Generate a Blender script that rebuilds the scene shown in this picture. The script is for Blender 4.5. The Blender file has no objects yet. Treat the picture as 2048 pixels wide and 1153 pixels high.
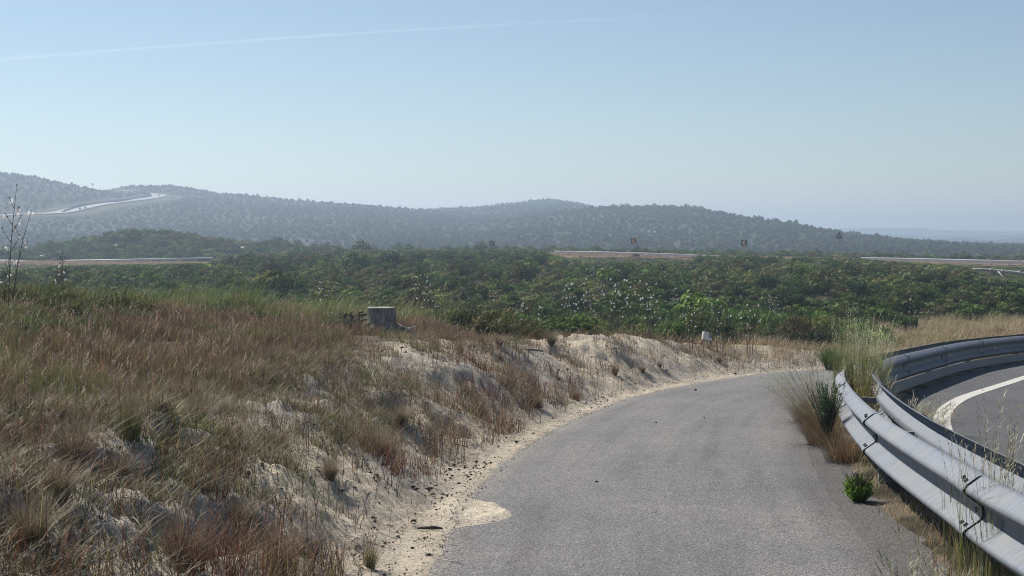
import bpy, math
import numpy as np
from mathutils import Vector

rng = np.random.default_rng(7)
sc = bpy.context.scene
C = sc.collection
PI = math.pi

# ------------------------------------------------------------------ camera model
F, CX, HY, HC = 2850.0, 1024.0, 481.0, 1.75   # focal length and horizon in photograph pixels, eye height


def at(px, py, Y):
    """the point at depth Y that the photograph shows at pixel (px, py)"""
    return ((px - CX) / F * Y, Y, HC - (py - HY) / F * Y)


# ------------------------------------------------------------------ small helpers
def tag(o, label=None, cat=None, group=None, kind=None):
    if label: o['label'] = label
    if cat: o['category'] = cat
    if group: o['group'] = group
    if kind: o['kind'] = kind
    return o


def link(name, me, parent=None, loc=None, rz=None):
    o = bpy.data.objects.new(name, me)
    C.objects.link(o)
    if parent is not None: o.parent = parent
    if loc is not None: o.location = loc
    if rz is not None: o.rotation_euler = (0, 0, rz)
    return o


def empty(name, loc=(0, 0, 0), rz=0.0):
    o = link(name, None, None, loc, rz)
    o.empty_display_size = 0.1
    return o


def mesh_np(name, V, faces, mat, cols=None, smooth=False):
    """faces: list of (n, k) index arrays"""
    me = bpy.data.meshes.new(name)
    V = np.asarray(V, dtype=np.float32)
    me.vertices.add(len(V))
    me.vertices.foreach_set('co', V.ravel())
    tot = [np.full(len(f), f.shape[1], dtype=np.int32) for f in faces if len(f)]
    idx = [np.asarray(f, dtype=np.int32).ravel() for f in faces if len(f)]
    tot = np.concatenate(tot)
    idx = np.concatenate(idx)
    st = np.concatenate([[0], np.cumsum(tot)[:-1]]).astype(np.int32)
    me.loops.add(len(idx))
    me.loops.foreach_set('vertex_index', idx)
    me.polygons.add(len(tot))
    me.polygons.foreach_set('loop_start', st)
    me.polygons.foreach_set('loop_total', tot)
    if smooth:
        me.polygons.foreach_set('use_smooth', np.ones(len(tot), dtype=bool))
    me.update(calc_edges=True)
    me.validate(verbose=False)
    if cols is not None:
        cols = np.asarray(cols, dtype=np.float32)
        if cols.shape[1] == 3:
            cols = np.concatenate([cols, np.ones((len(cols), 1), np.float32)], 1)
        a = me.color_attributes.new('col', 'FLOAT_COLOR', 'POINT')
        a.data.foreach_set('color', cols.ravel())
    if mat: me.materials.append(mat)
    return me


class MB:
    """collects boxes, tubes and sheets into one mesh"""
    def __init__(self): self.v, self.f, self.c = [], [], []

    def add(self, V, Fs, col=None):
        n = len(self.v)
        self.v.extend([tuple(p) for p in V])
        self.f.extend([tuple(i + n for i in f) for f in Fs])
        if col is not None: self.c.extend([tuple(col)] * len(V))

    def box(self, c, s, rz=0.0, col=None, tilt=0.0):
        x, y, z = s[0] / 2, s[1] / 2, s[2] / 2
        P = []
        for dz in (-z, z):
            for dx, dy in ((-x, -y), (x, -y), (x, y), (-x, y)):
                a, b = dx, dz
                if tilt:
                    a, b = dx * math.cos(tilt) - dz * math.sin(tilt), dx * math.sin(tilt) + dz * math.cos(tilt)
                P.append((c[0] + a * math.cos(rz) - dy * math.sin(rz), c[1] + a * math.sin(rz) + dy * math.cos(rz), c[2] + b))
        self.add(P, [(0, 3, 2, 1), (4, 5, 6, 7), (0, 1, 5, 4), (1, 2, 6, 5), (2, 3, 7, 6), (3, 0, 4, 7)], col)

    def tube(self, pts, radii, n=6, col=None, cap=True):
        pts = [Vector(p) for p in pts]
        V, Fs = [], []
        for i, p in enumerate(pts):
            t = (pts[min(i + 1, len(pts) - 1)] - pts[max(i - 1, 0)]).normalized()
            a = t.cross(Vector((0.31, 0.17, 0.93)))
            if a.length < 1e-3: a = t.cross(Vector((1, 0, 0)))
            a.normalize()
            b = t.cross(a)
            r = radii[i] if hasattr(radii, '__len__') else radii
            for k in range(n):
                q = 2 * PI * k / n
                V.append(p + a * (r * math.cos(q)) + b * (r * math.sin(q)))
        for i in range(len(pts) - 1):
            for k in range(n):
                Fs.append((i * n + k, i * n + (k + 1) % n, (i + 1) * n + (k + 1) % n, (i + 1) * n + k))
        if cap:
            Fs.append(tuple(range(n - 1, -1, -1)))
            Fs.append(tuple((len(pts) - 1) * n + k for k in range(n)))
        self.add(V, Fs, col)

    def prism(self, poly, y0, y1, col=None):
        """extrude an (x, z) outline from y0 to y1"""
        n = len(poly)
        V = [(p[0], y0, p[1]) for p in poly] + [(p[0], y1, p[1]) for p in poly]
        Fs = [tuple(range(n)), tuple(range(2 * n - 1, n - 1, -1))]
        for k in range(n):
            Fs.append((k, n + k, n + (k + 1) % n, (k + 1) % n))
        self.add(V, Fs, col)

    def build(self, name, mat, parent=None, smooth=False, loc=None, rz=None):
        me = bpy.data.meshes.new(name)
        me.from_pydata(self.v, [], self.f)
        me.materials.append(mat)
        if smooth:
            me.polygons.foreach_set('use_smooth', [True] * len(me.polygons))
        if self.c:
            a = me.color_attributes.new('col', 'FLOAT_COLOR', 'POINT')
            a.data.foreach_set('color', np.array([tuple(c) + (1,) for c in self.c], np.float32).ravel())
        me.update()
        return link(name, me, parent, loc, rz)


def sstep(a, b, x):
    t = np.clip((np.asarray(x, float) - a) / (b - a), 0, 1)
    return t * t * (3 - 2 * t)


def lerp(a, b, t): return a + (b - a) * t


def _hash(ix, iy, seed):
    h = (ix.astype(np.int64) * 374761393 + iy.astype(np.int64) * 668265263 + seed * 1442695041) & 0xFFFFFFFF
    h = ((h ^ (h >> 13)) * 1274126177) & 0xFFFFFFFF
    h = ((h ^ (h >> 16)) * 2246822519) & 0xFFFFFFFF
    return ((h ^ (h >> 15)) & 0xFFFFFF) / float(0xFFFFFF)


def vnoise(x, y, seed=0):
    x = np.asarray(x, float); y = np.asarray(y, float)
    ix, iy = np.floor(x), np.floor(y)
    fx, fy = x - ix, y - iy
    fx = fx * fx * (3 - 2 * fx); fy = fy * fy * (3 - 2 * fy)
    a = _hash(ix, iy, seed); b = _hash(ix + 1, iy, seed)
    c = _hash(ix, iy + 1, seed); d = _hash(ix + 1, iy + 1, seed)
    return (a + (b - a) * fx) * (1 - fy) + (c + (d - c) * fx) * fy


def fbm(x, y, seed=0, oct=4):
    """about -1 .. 1"""
    s, a, t = 0.0, 1.0, 0.0
    for k in range(oct):
        s = s + a * (vnoise(x * 2 ** k + 17.3 * k, y * 2 ** k - 9.1 * k, seed + k) * 2 - 1)
        t += a; a *= 0.5
    return s / t * 1.5


def spline(pts, n):
    """Catmull-Rom through pts, resampled to n points evenly spaced"""
    P = np.array(pts, float)
    P = np.vstack([2 * P[0] - P[1], P, 2 * P[-1] - P[-2]])
    out = []
    for i in range(1, len(P) - 2):
        for t in np.linspace(0, 1, 24, endpoint=False):
            p0, p1, p2, p3 = P[i - 1:i + 3]
            out.append(0.5 * (2 * p1 + (p2 - p0) * t + (2 * p0 - 5 * p1 + 4 * p2 - p3) * t ** 2 + (3 * p1 - p0 - 3 * p2 + p3) * t ** 3))
    out.append(P[-2])
    out = np.array(out)
    d = np.concatenate([[0], np.cumsum(np.linalg.norm(np.diff(out, axis=0), axis=1))])
    t = np.linspace(0, d[-1], n)
    return np.stack([np.interp(t, d, out[:, k]) for k in range(out.shape[1])], 1)


def offset(P, d):
    """shift a 2-D curve to its right by d (an array or a number)"""
    T = np.gradient(P, axis=0)
    T /= np.linalg.norm(T, axis=1)[:, None]
    N = np.stack([T[:, 1], -T[:, 0]], 1)
    return P + N * np.reshape(d * np.ones(len(P)), (-1, 1))


def signed_dist(X, Y, P):
    """distance to the polyline P (positive to its left), and the Y of the nearest point"""
    X = np.asarray(X, float).ravel(); Y = np.asarray(Y, float).ravel()
    D = np.full(len(X), 1e9); S = np.zeros(len(X)); YN = np.zeros(len(X))
    for i in range(len(P) - 1):
        a, b = P[i], P[i + 1]
        ab = b - a
        L2 = ab @ ab
        t = np.clip(((X - a[0]) * ab[0] + (Y - a[1]) * ab[1]) / L2, 0, 1)
        dx = X - a[0] - t * ab[0]; dy = Y - a[1] - t * ab[1]
        d = dx * dx + dy * dy
        m = d < D
        D[m] = d[m]
        S[m] = np.sign(ab[0] * dy - ab[1] * dx)[m]
        YN[m] = (a[1] + t * ab[1])[m]
    S[S == 0] = 1
    return np.sqrt(D) * S, YN


# ------------------------------------------------------------------ materials
def new_mat(name):
    m = bpy.data.materials.new(name)
    m.use_nodes = True
    nt = m.node_tree
    nt.nodes.clear()
    out = nt.nodes.new('ShaderNodeOutputMaterial')
    return m, nt, out


def N(nt, typ, **kw):
    n = nt.nodes.new(typ)
    for k, v in kw.items():
        if k in n.inputs: n.inputs[k].default_value = v
        else: setattr(n, k, v)
    return n


def noise(nt, vec, scale, detail=4.0, rough=0.55):
    n = N(nt, 'ShaderNodeTexNoise')
    n.inputs['Scale'].default_value = scale
    n.inputs['Detail'].default_value = detail
    n.inputs['Roughness'].default_value = rough
    nt.links.new(vec, n.inputs['Vector'])
    return n.outputs['Fac']


def ramp(nt, fac, stops):
    r = N(nt, 'ShaderNodeValToRGB')
    e = r.color_ramp.elements
    while len(e) < len(stops): e.new(0.5)
    for k, (p, c) in enumerate(stops):
        e[k].position = p
        e[k].color = (*c, 1) if len(c) == 3 else c
    nt.links.new(fac, r.inputs['Fac'])
    return r.outputs['Color']


def mixc(nt, fac, a, b, mode='MIX'):
    m = N(nt, 'ShaderNodeMix', data_type='RGBA', blend_type=mode)
    for s, v in ((m.inputs[0], fac), (m.inputs[6], a), (m.inputs[7], b)):
        if isinstance(v, (int, float)): s.default_value = v
        elif isinstance(v, tuple): s.default_value = (*v, 1) if len(v) == 3 else v
        else: nt.links.new(v, s)
    return m.outputs[2]


def math_(nt, op, a, b=None, clamp=False):
    m = N(nt, 'ShaderNodeMath', operation=op, use_clamp=clamp)
    for s, v in ((m.inputs[0], a), (m.inputs[1], b)):
        if v is None: continue
        if isinstance(v, (int, float)): s.default_value = v
        else: nt.links.new(v, s)
    return m.outputs[0]


def bump(nt, h, strength, dist):
    b = N(nt, 'ShaderNodeBump')
    b.inputs['Strength'].default_value = strength
    b.inputs['Distance'].default_value = dist
    nt.links.new(h, b.inputs['Height'])
    return b.outputs['Normal']


def pbsdf(nt, col, rough=0.8, spec=0.3, metal=0.0, normal=None):
    p = N(nt, 'ShaderNodeBsdfPrincipled')
    if isinstance(col, tuple): p.inputs['Base Color'].default_value = (*col, 1)
    else: nt.links.new(col, p.inputs['Base Color'])
    if isinstance(rough, (int, float)): p.inputs['Roughness'].default_value = rough
    else: nt.links.new(rough, p.inputs['Roughness'])
    p.inputs['Specular IOR Level'].default_value = spec
    p.inputs['Metallic'].default_value = metal
    if normal is not None: nt.links.new(normal, p.inputs['Normal'])
    return p


def geo_pos(nt): return N(nt, 'ShaderNodeNewGeometry').outputs['Position']
def obj_pos(nt): return N(nt, 'ShaderNodeTexCoord').outputs['Object']


def simple_mat(name, col, rough=0.6, spec=0.4, metal=0.0, vary=0.25, scale=30.0, bumpd=0.0):
    m, nt, out = new_mat(name)
    p = obj_pos(nt)
    f = noise(nt, p, scale, 5)
    c = mixc(nt, f, tuple(x * (1 - vary) for x in col), tuple(min(1, x * (1 + vary)) for x in col))
    nrm = bump(nt, f, 0.5, bumpd) if bumpd else None
    b = pbsdf(nt, c, rough, spec, metal, nrm)
    nt.links.new(b.outputs[0], out.inputs[0])
    return m


def plant_mat(name, transl=0.35, gloss=0.25, rough=0.5, hue=None, jitter=0.35):
    """vertex colour x per-object and patchy variation, thin and slightly see-through"""
    m, nt, out = new_mat(name)
    a = N(nt, 'ShaderNodeAttribute', attribute_name='col')
    col = a.outputs['Color']
    oi = N(nt, 'ShaderNodeObjectInfo')
    if hue:
        # each bush takes its own hue, and hue drifts across the heath
        pos = geo_pos(nt)
        drift = noise(nt, pos, 0.11, 4, .6)
        fac = math_(nt, 'ADD', math_(nt, 'MULTIPLY', oi.outputs['Random'], 0.50), math_(nt, 'MULTIPLY', drift, 1.5))
        fac = math_(nt, 'SUBTRACT', fac, 0.52, True)
        tint = ramp(nt, fac, hue)
        col = mixc(nt, 1.0, col, tint, 'MULTIPLY')
    else:
        v = math_(nt, 'ADD', 1 - jitter / 2, math_(nt, 'MULTIPLY', oi.outputs['Random'], jitter))
        hs = N(nt, 'ShaderNodeHueSaturation')
        nt.links.new(col, hs.inputs['Color'])
        nt.links.new(v, hs.inputs['Value'])
        col = hs.outputs['Color']
    p = pbsdf(nt, col, rough, gloss)
    t = N(nt, 'ShaderNodeBsdfTranslucent')
    nt.links.new(col, t.inputs['Color'])
    mx = N(nt, 'ShaderNodeMixShader')
    mx.inputs[0].default_value = transl
    nt.links.new(p.outputs[0], mx.inputs[1])
    nt.links.new(t.outputs[0], mx.inputs[2])
    nt.links.new(mx.outputs[0], out.inputs[0])
    return m


# ------------------------------------------------------------------ layout curves (metres, camera at x = y = 0)
LEFT = spline([(-.62, -6), (-.56, 2), (-.50, 5.5), (-.456, 7.93), (-.332, 10.63), (0.02, 13.7), (0.55, 16.7), (1.25, 19.6), (2.0, 22.05),
               (3.4, 25.4), (5.1, 28.3), (6.9, 30.2), (9.6, 32.6), (13.2, 35.3), (18, 38.4), (25, 42.5)], 170)
OUTER = spline([(2.2, -6), (2.27, 2), (2.42, 6), (2.56, 7.9), (2.98, 11.6), (3.69, 15.7), (4.44, 18.9), (5.46, 21.9), (6.95, 25.2),
                (8.85, 29.1), (10.4, 31.7), (11.75, 33.7), (14.6, 37.2), (19, 41.5), (25, 46.5)], 420)


def zp(Y):
    """the road and the path fall away from the camera"""
    Y = np.asarray(Y, float)
    y1 = np.where(Y < 34, Y, 34 + (Y - 34) * .6)
    return -.0379 * (np.minimum(y1, 44) - 4.75)


# ------------------------------------------------------------------ terrain
RX = [-90, -70, -38, -20, -8, -2, 5, 12, 20, 30, 40, 59, 90]
RZ = [-.9, -.9, -1.15, -.1, .15, .3, .05, 0, -.25, -.4, -.65, -1.2, -1.6]


def plain(X, Y):
    r = np.interp(X, RX, RZ)
    a = np.interp(Y, [0, 35, 60, 100], [-.7, -1.12, -1.0, -.62])
    z = np.where(Y < 100, a, lerp(a, r, sstep(100, 150, Y)))
    z = lerp(z, -3.2, sstep(182, 330, Y))
    z = z + .16 * fbm(X / 9, Y / 9, 3, 3) * sstep(30, 45, Y) * (1 - .8 * sstep(138, 150, Y))
    # scrubby mound beyond the left-hand road
    z = z + 3.9 * np.exp(-((X + 56 * Y / 215 - 3 * fbm(X / 14, Y / 14, 5, 2)) / 14.5) ** 2 - ((Y - 222) / 17.0) ** 2)
    z = z + 1.7 * np.exp(-((X + 37) / 7.5) ** 2 - ((Y - 226) / 15.0) ** 2)
    return z


def near_fields(X, Y):
    """s: distance left of the path's left edge; q: distance right of the path-side rail; with the bank height"""
    s, yn = signed_dist(X, Y, LEFT[::1])
    q, _ = signed_dist(X, Y, OUTER[::4])
    return s, yn, -q


def bank(X, Y, s, yn):
    A = np.interp(yn, [-6, 4, 10, 20, 25, 28, 30.5, 33], [.62, .62, .80, .86, .77, .67, .42, .12])
    w = 1.75 + .45 * fbm(X / 2.2, Y / 2.2, 11, 2)
    t = np.clip((s - .22) / w, 0, 1)
    prof = .45 * t + .55 * (t * t * (3 - 2 * t))
    h = A * prof
    on = sstep(.15, .7, s) * sstep(34, 29, yn)
    slope = on * sstep(2.9, 1.4, s)
    # washed-out gullies and undercut lips on the sandy face
    g = fbm(X / .85, Y / 1.25, 21, 4)
    h = h + slope * .10 * g + on * .045 * fbm(X / .30, Y / .36, 31, 4)
    lip = sstep(.06, .15, fbm(X / .9 + 4, Y / 1.5, 41, 3))
    h = h - slope * .09 * lip * sstep(.45, 1.0, t)
    h = h - slope * .035 * sstep(.0, .12, fbm(X / .42, Y / .55, 43, 3)) * sstep(.25, .7, t)
    # hollows torn out of the near slope; their walls face away from the sun
    for (hx_, hy_, hr_, hd_) in ((-1.66, 6.95, .30, .17), (-1.50, 7.7, .34, .18), (-1.12, 13.9, .44, .15), (-.62, 14.6, .36, .14)):
        rr_ = np.hypot((X - hx_), (Y - hy_) * .62) + .10 * fbm(X / .22, Y / .3, 47, 3)
        h = h - hd_ * sstep(hr_, hr_ * .3, rr_) * on
    h = h + np.clip((s - w) * .085, 0, .46) * sstep(31, 21, yn)
    h = h + .05 * fbm(X / 1.4, Y / 1.4, 51, 3) * sstep(1.6, 2.6, s)
    return h, slope


SPILL = 10.25


def ground_z(X, Y, fine=True):
    X = np.asarray(X, float); Y = np.asarray(Y, float)
    sh = X.shape
    X = X.ravel(); Y = Y.ravel()
    z = plain(X, Y)
    m = (Y < 62) & (np.abs(X) < 60)
    if m.any():
        x, y = X[m], Y[m]
        s, yn, q = near_fields(x, y)
        hb, slope = bank(x, y, s, yn)
        edge = s + .028 * fbm(x / .8, y / .9, 61, 2) + .022 * fbm(x / .10, y / .16, 63, 3)
        base = zp(y) + lerp(-.028, .014, sstep(-.07, .07, edge))
        u = -s
        half = .72 * (1 - np.clip(u / .46, 0, 1) ** 1.6)
        tongue = np.clip((half - np.abs(y - (SPILL - .45 * u))) / .22, 0, 1) * sstep(.46, .30, u) * sstep(-.3, .0, u)
        base = base + .070 * tongue * (1 + .25 * fbm(x / .12, y / .12, 71, 2))
        base = base + (.040 + .01 * fbm(x / .2, y / .3, 73, 2)) * sstep(-.16, -.02, q + .05 * fbm(x / .25, y / .4, 75, 2)) * sstep(.60, .46, q) - .02 * sstep(.5, .6, q)
        zn = base + hb
        s0 = 1.9 + 9.5 * sstep(-.3, -3.6, x)
        drop = sstep(s0, s0 + 4.2 + 5 * sstep(0, -4, x), s)
        far = sstep(30, 36, yn) * sstep(.4, 3.0, s)
        drop = np.maximum(drop, far)
        drop = np.maximum(drop, sstep(26, 44, y) * sstep(1, 4, s))
        zz = lerp(zn, z[m], drop)
        zz = np.where(q > -.6, zn, zz)
        if fine:
            zz = zz + (.009 * fbm(x / .05, y / .08, 81, 2) + .014 * fbm(x / .15, y / .18, 83, 3)) * sstep(.04, .3, s) * sstep(40, 30, y)
        z[m] = zz
    return z.reshape(sh)


HILLS = [
    (640, [-700, -400, 0, 40, 90, 130, 200, 260, 330, 420, 520, 600, 700], [345, 340, 351, 351, 362, 371, 381, 390, 404, 430, 462, 492, 505]),
    (760, [-100, 0, 100, 200, 240, 270, 300, 345, 400, 430, 490, 560, 620, 700, 760, 830, 900, 1000, 1150, 1300, 1500],
     [470, 450, 425, 394, 386, 376, 371, 372, 380, 388, 392, 400, 406, 409, 414, 421, 428, 443, 470, 500, 520]),
    (1000, [400, 600, 760, 830, 900, 960, 1020, 1060, 1095, 1130, 1160, 1190, 1250, 1350, 1500, 1700],
     [450, 432, 424, 420, 416, 416, 409, 404, 400, 403, 410, 418, 428, 443, 466, 500]),
    (620, [700, 900, 1000, 1100, 1190, 1230, 1310, 1380, 1430, 1500, 1560, 1610, 1660, 1700, 1800, 2048, 2400, 2900],
     [505, 478, 450, 428, 419, 418, 415, 416, 424, 441, 454, 464, 476, 483, 489, 494, 499, 505]),
]


def hill_z(X, Y):
    zf = -3.2
    hs = []
    for (yr, px, py) in HILLS:
        q = X / yr * F + CX
        zr = HC - (np.interp(q, px, py) - HY) / F * yr
        k = 22.0
        zr = (zr + (HC - (np.interp(q + k, px, py) - HY) / F * yr) + (HC - (np.interp(q - k, px, py) - HY) / F * yr)) / 3
        t = np.clip((Y - 315) / (yr - 315), 0, 1)
        pr = .62 * t + .38 * t * t * (3 - 2 * t)
        back = 1 - sstep(yr, yr + 330, Y)
        hs.append(zf + np.maximum(zr - zf, 0) * pr * back)
    H = np.stack(hs)
    k = 1.1
    mx = H.max(0)
    z = mx + k * np.log(np.exp((H - mx) / k).sum(0)) - k * math.log(2) * 0.6
    amp = sstep(330, 480, Y)
    z = z + amp * (1.1 * fbm(X / 55, Y / 75, 101, 3) * np.clip((mx + 3) / 10, 0.15, 1) * .9 + .35 * fbm(X / 16, Y / 20, 111, 2))
    return z


FARS = [
    (1250, [1500, 1650, 1740, 1850, 1900, 1950, 2000, 2048, 2150, 2400, 2800], [494, 487, 481, 481, 478, 480, 482, 479, 480, 484, 490]),
    (1750, [1400, 1600, 1700, 1760, 1850, 1900, 1960, 2010, 2048, 2150, 2300, 2800], [485, 476, 468, 471, 474, 471, 473, 472, 474, 474, 478, 486]),
    (2350, [1300, 1500, 1600, 1650, 1720, 1770, 1830, 1900, 1960, 2048, 2150, 2400, 2800], [480, 465, 459, 458.5, 459, 458, 459, 461, 463.5, 466, 466, 470, 480]),
]


def far_z(X, Y):
    hs = []
    for j, (yr, px, py) in enumerate(FARS):
        q = X / yr * F + CX
        zr = HC - (np.interp(q, px, py) - HY) / F * yr
        zr = zr + (1.1 * fbm(X / 40, Y * 0, 131 + j, 4) + .9 * np.abs(fbm(X / 12, Y * 0, 141 + j, 2))) * (yr / 1700) * .9
        t = np.clip(1 - np.abs(Y - yr) / (yr * .17), 0, 1)
        hs.append(-6 + np.maximum(zr + 6, 0) * (t * t * (3 - 2 * t)))
    return np.stack(hs).max(0)


def land_z(X, Y):
    X = np.atleast_1d(np.asarray(X, float)); Y = np.atleast_1d(np.asarray(Y, float))
    return np.where(Y < 330, ground_z(X, Y, False), np.where(Y < 360, lerp(plain(X, Y), hill_z(X, Y), sstep(325, 360, Y)), hill_z(X, Y)))


def hit(px, py, y0=330., y1=1400., n=3000):
    """where the photograph's ray through (px, py) first meets the land"""
    Y = np.linspace(y0, y1, n)
    X = (px - CX) / F * Y
    Z = HC - (py - HY) / F * Y
    d = Z - land_z(X, Y)
    i = np.argmax(d < 0)
    if d[i] >= 0: i = int(np.argmin(d))
    return X[i], Y[i], float(land_z(X[i:i + 1], Y[i:i + 1])[0])


def fan(rows, cols):
    Yg = np.repeat(rows[:, None], len(cols), 1)
    Xg = (Yg + 4.0) * cols[None, :]
    return Xg, Yg


def grid_faces(nr, nc):
    i = np.arange(nr * nc).reshape(nr, nc)
    return np.stack([i[:-1, :-1].ravel(), i[:-1, 1:].ravel(), i[1:, 1:].ravel(), i[1:, :-1].ravel()], 1)


def geom(a, b, r):
    n = int(math.log(b / a) / math.log(1 + r)) + 1
    return np.geomspace(a, b, n)


# --- ground material: albedo zones, partly with painted shade, come as vertex colour, grain from noise
def ground_mat():
    m, nt, out = new_mat('ground_soil')
    a = N(nt, 'ShaderNodeAttribute', attribute_name='col')
    p = geo_pos(nt)
    g1 = noise(nt, p, 2.2, 6, .6)
    g2 = noise(nt, p, 60, 4, .7)
    g3 = noise(nt, p, 210, 2, .6)
    c = mixc(nt, 1.0, a.outputs['Color'], ramp(nt, g1, [(.3, (.74, .72, .70)), (.7, (1.18, 1.16, 1.12))]), 'MULTIPLY')
    c = mixc(nt, 1.0, c, ramp(nt, g2, [(.33, (.40, .38, .36)), (.44, (.92, .92, .92)), (.75, (1.22, 1.20, 1.16))]), 'MULTIPLY')
    c = mixc(nt, .6, c, ramp(nt, g3, [(.35, (.55, .55, .55)), (.6, (1.2, 1.2, 1.2))]), 'MULTIPLY')
    g4 = noise(nt, p, 17, 5, .7)
    c = mixc(nt, 1.0, c, ramp(nt, g4, [(.30, (.62, .60, .58)), (.46, (1, 1, 1)), (.7, (1.1, 1.09, 1.06))]), 'MULTIPLY')
    h = math_(nt, 'ADD', math_(nt, 'MULTIPLY', g2, .7), math_(nt, 'ADD', math_(nt, 'MULTIPLY', g3, .4), math_(nt, 'MULTIPLY', g4, 1.6)))
    b = pbsdf(nt, c, .95, .1, 0, bump(nt, h, .9, .03))
    nt.links.new(b.outputs[0], out.inputs[0])
    return m


M_GROUND = ground_mat()

SAND = np.array((.66, .59, .48)); GRAV = np.array((.58, .52, .43)); DRYG = np.array((.25, .17, .125)); SOIL = np.array((.045, .040, .028))
GREYS = np.array((.54, .50, .45)); STRAW = np.array((.33, .26, .14))


def ground_colour(X, Y, Z):
    X = X.ravel(); Y = Y.ravel()
    n = len(X)
    col = np.tile(SOIL, (n, 1))
    s = np.full(n, 50.0); yn = np.full(n, 60.0); q = np.full(n, -60.0)
    m = (Y < 62) & (np.abs(X) < 60)
    s[m], yn[m], q[m] = near_fields(X[m], Y[m])
    f = fbm(X / 1.3, Y / 1.6, 201, 4)
    plat = sstep(1.9, 2.9, s + .4 * f)[:, None]
    sandc = lerp(SAND, GREYS, sstep(-.1, .5, f)[:, None])
    toe = sstep(.75, .3, s)[:, None]
    sandc = lerp(sandc, GRAV, toe * .7)
    platc = lerp(DRYG * .45, SAND * .45, sstep(.15, .55, fbm(X / 2, Y / 2, 211, 3))[:, None])  # soil and sand colours darkened for the shade beneath the grass
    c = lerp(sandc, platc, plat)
    far = np.maximum(np.maximum(sstep(31, 36, yn) * sstep(.6, 1.5, s), sstep(27, 38, Y) * sstep(1.5, 4, s)),
                     sstep(2.4, 4.4, s) * sstep(-1.2, .2, X))[:, None]
    mm = m[:, None]
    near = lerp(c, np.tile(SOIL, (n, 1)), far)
    # dry meadow past the bend, right
    mead = (sstep(27, 31, Y) * sstep(56, 46, Y + 5 * f) * sstep(4, 8, X) * sstep(-6, -2, q + 4))[:, None] * 0
    md = (sstep(30, 33, Y) * sstep(55, 44, Y + 6 * f) * sstep(.22, .27, X / np.maximum(Y, 1)))[:, None]
    near = lerp(near, np.tile(STRAW * .8, (n, 1)), md)
    near = np.where((q > -.6)[:, None], lerp(np.tile(np.array((.20, .168, .13)), (n, 1)), np.tile(SOIL * 1.6, (n, 1)), sstep(-.3, .4, fbm(X / .4, Y / .6, 221, 3))[:, None]), near)  # brown litter and dirt below the rail, its shade put into the colour too
    col = np.where(mm, near, col)
    fresh = sstep(-.6, -.3, s) * sstep(.22, .0, s) * sstep(1.05, .7, np.abs(Y - SPILL + .1))
    col = lerp(col, np.tile(np.array((.74, .67, .55)), (n, 1)), fresh[:, None])
    # verges of the far road
    v = sstep(141, 146, Y + 3 * f) * sstep(178, 172, Y)
    v = v * np.maximum(sstep(2, 6, X), sstep(-34, -37, X) * sstep(158, 163, Y))
    col = lerp(col, np.tile(np.array((.36, .245, .19)), (n, 1)), v[:, None])
    # pale sand scars on the mound
    def scar(px, py_y, rx, ry, amt=1.0):
        x0 = (px - CX) / F * py_y
        d = ((X - x0) / rx) ** 2 + ((Y - py_y) / ry) ** 2
        return np.exp(-d) * sstep(-.15, .25, fbm(X / 1.6, Y / 3, 231, 3)) * amt
    sc_ = np.clip(scar(480, 218, 3.2, 6) * 1.6 + scar(85, 205, 3.5, 9) * 1.5 + scar(245, 212, 1.6, 6) * .8 + scar(100, 203, 2.5, 5), 0, 1)
    col = lerp(col, np.tile(SAND * 1.1, (n, 1)), sc_[:, None])
    return col


rows = np.concatenate([np.linspace(-6, 2.4, 24), geom(2.5, 34, .0036), geom(34.2, 60, .007), geom(60.5, 345, .0125)])
cols = np.linspace(-.47, .47, 640)
Xg, Yg = fan(rows, cols)
Xg[:24] = np.full((24, 1), 6.5) * cols[None, :]
Zg = ground_z(Xg, Yg)
Zg = np.where(Yg > 325, lerp(plain(Xg, Yg), hill_z(Xg, Yg), sstep(325, 360, Yg)), Zg)
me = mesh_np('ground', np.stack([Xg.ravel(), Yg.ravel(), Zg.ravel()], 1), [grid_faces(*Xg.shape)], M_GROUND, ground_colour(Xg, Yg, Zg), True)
tag(link('ground', me), 'pale sandy bank and heath ground running from the path to the far road', kind='structure')

# hills
m, nt, out = new_mat('hill_soil')
pos = geo_pos(nt)
f1 = noise(nt, pos, .03, 4); f2 = noise(nt, pos, .35, 5, .65)
c = ramp(nt, f1, [(.3, (.026, .036, .018)), (.6, (.036, .046, .024)), (.8, (.052, .056, .034))])
c = mixc(nt, 1.0, c, ramp(nt, f2, [(.35, (.6, .6, .6)), (.65, (1.3, 1.3, 1.25))]), 'MULTIPLY')
a = N(nt, 'ShaderNodeAttribute', attribute_name='col')
c = mixc(nt, N(nt, 'ShaderNodeAttribute', attribute_name='col').outputs['Alpha'], c, a.outputs['Color'])
nt.links.new(pbsdf(nt, c, .95, .1, 0, bump(nt, f2, .6, 1.0)).outputs[0], out.inputs[0])
M_HILL = m

# the winding road on the left-hand hills, laid on the land where the photograph shows it
ROADPX = [(-40, 434), (20, 431), (70, 429.5), (120, 427), (150, 420), (190, 411.5), (235, 405.5), (280, 400), (308, 395.5), (321, 392),
          (318, 389.5), (300, 387), (275, 385), (252, 383.2), (235, 381)]
RP = np.array([hit(px, py) for px, py in ROADPX])
RP = spline([tuple(p) for p in RP], 160)
k = np.ones(9) / 9
RPs = np.stack([np.convolve(np.pad(RP[:, j], 4, 'edge'), k, 'valid') for j in range(3)], 1)


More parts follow.
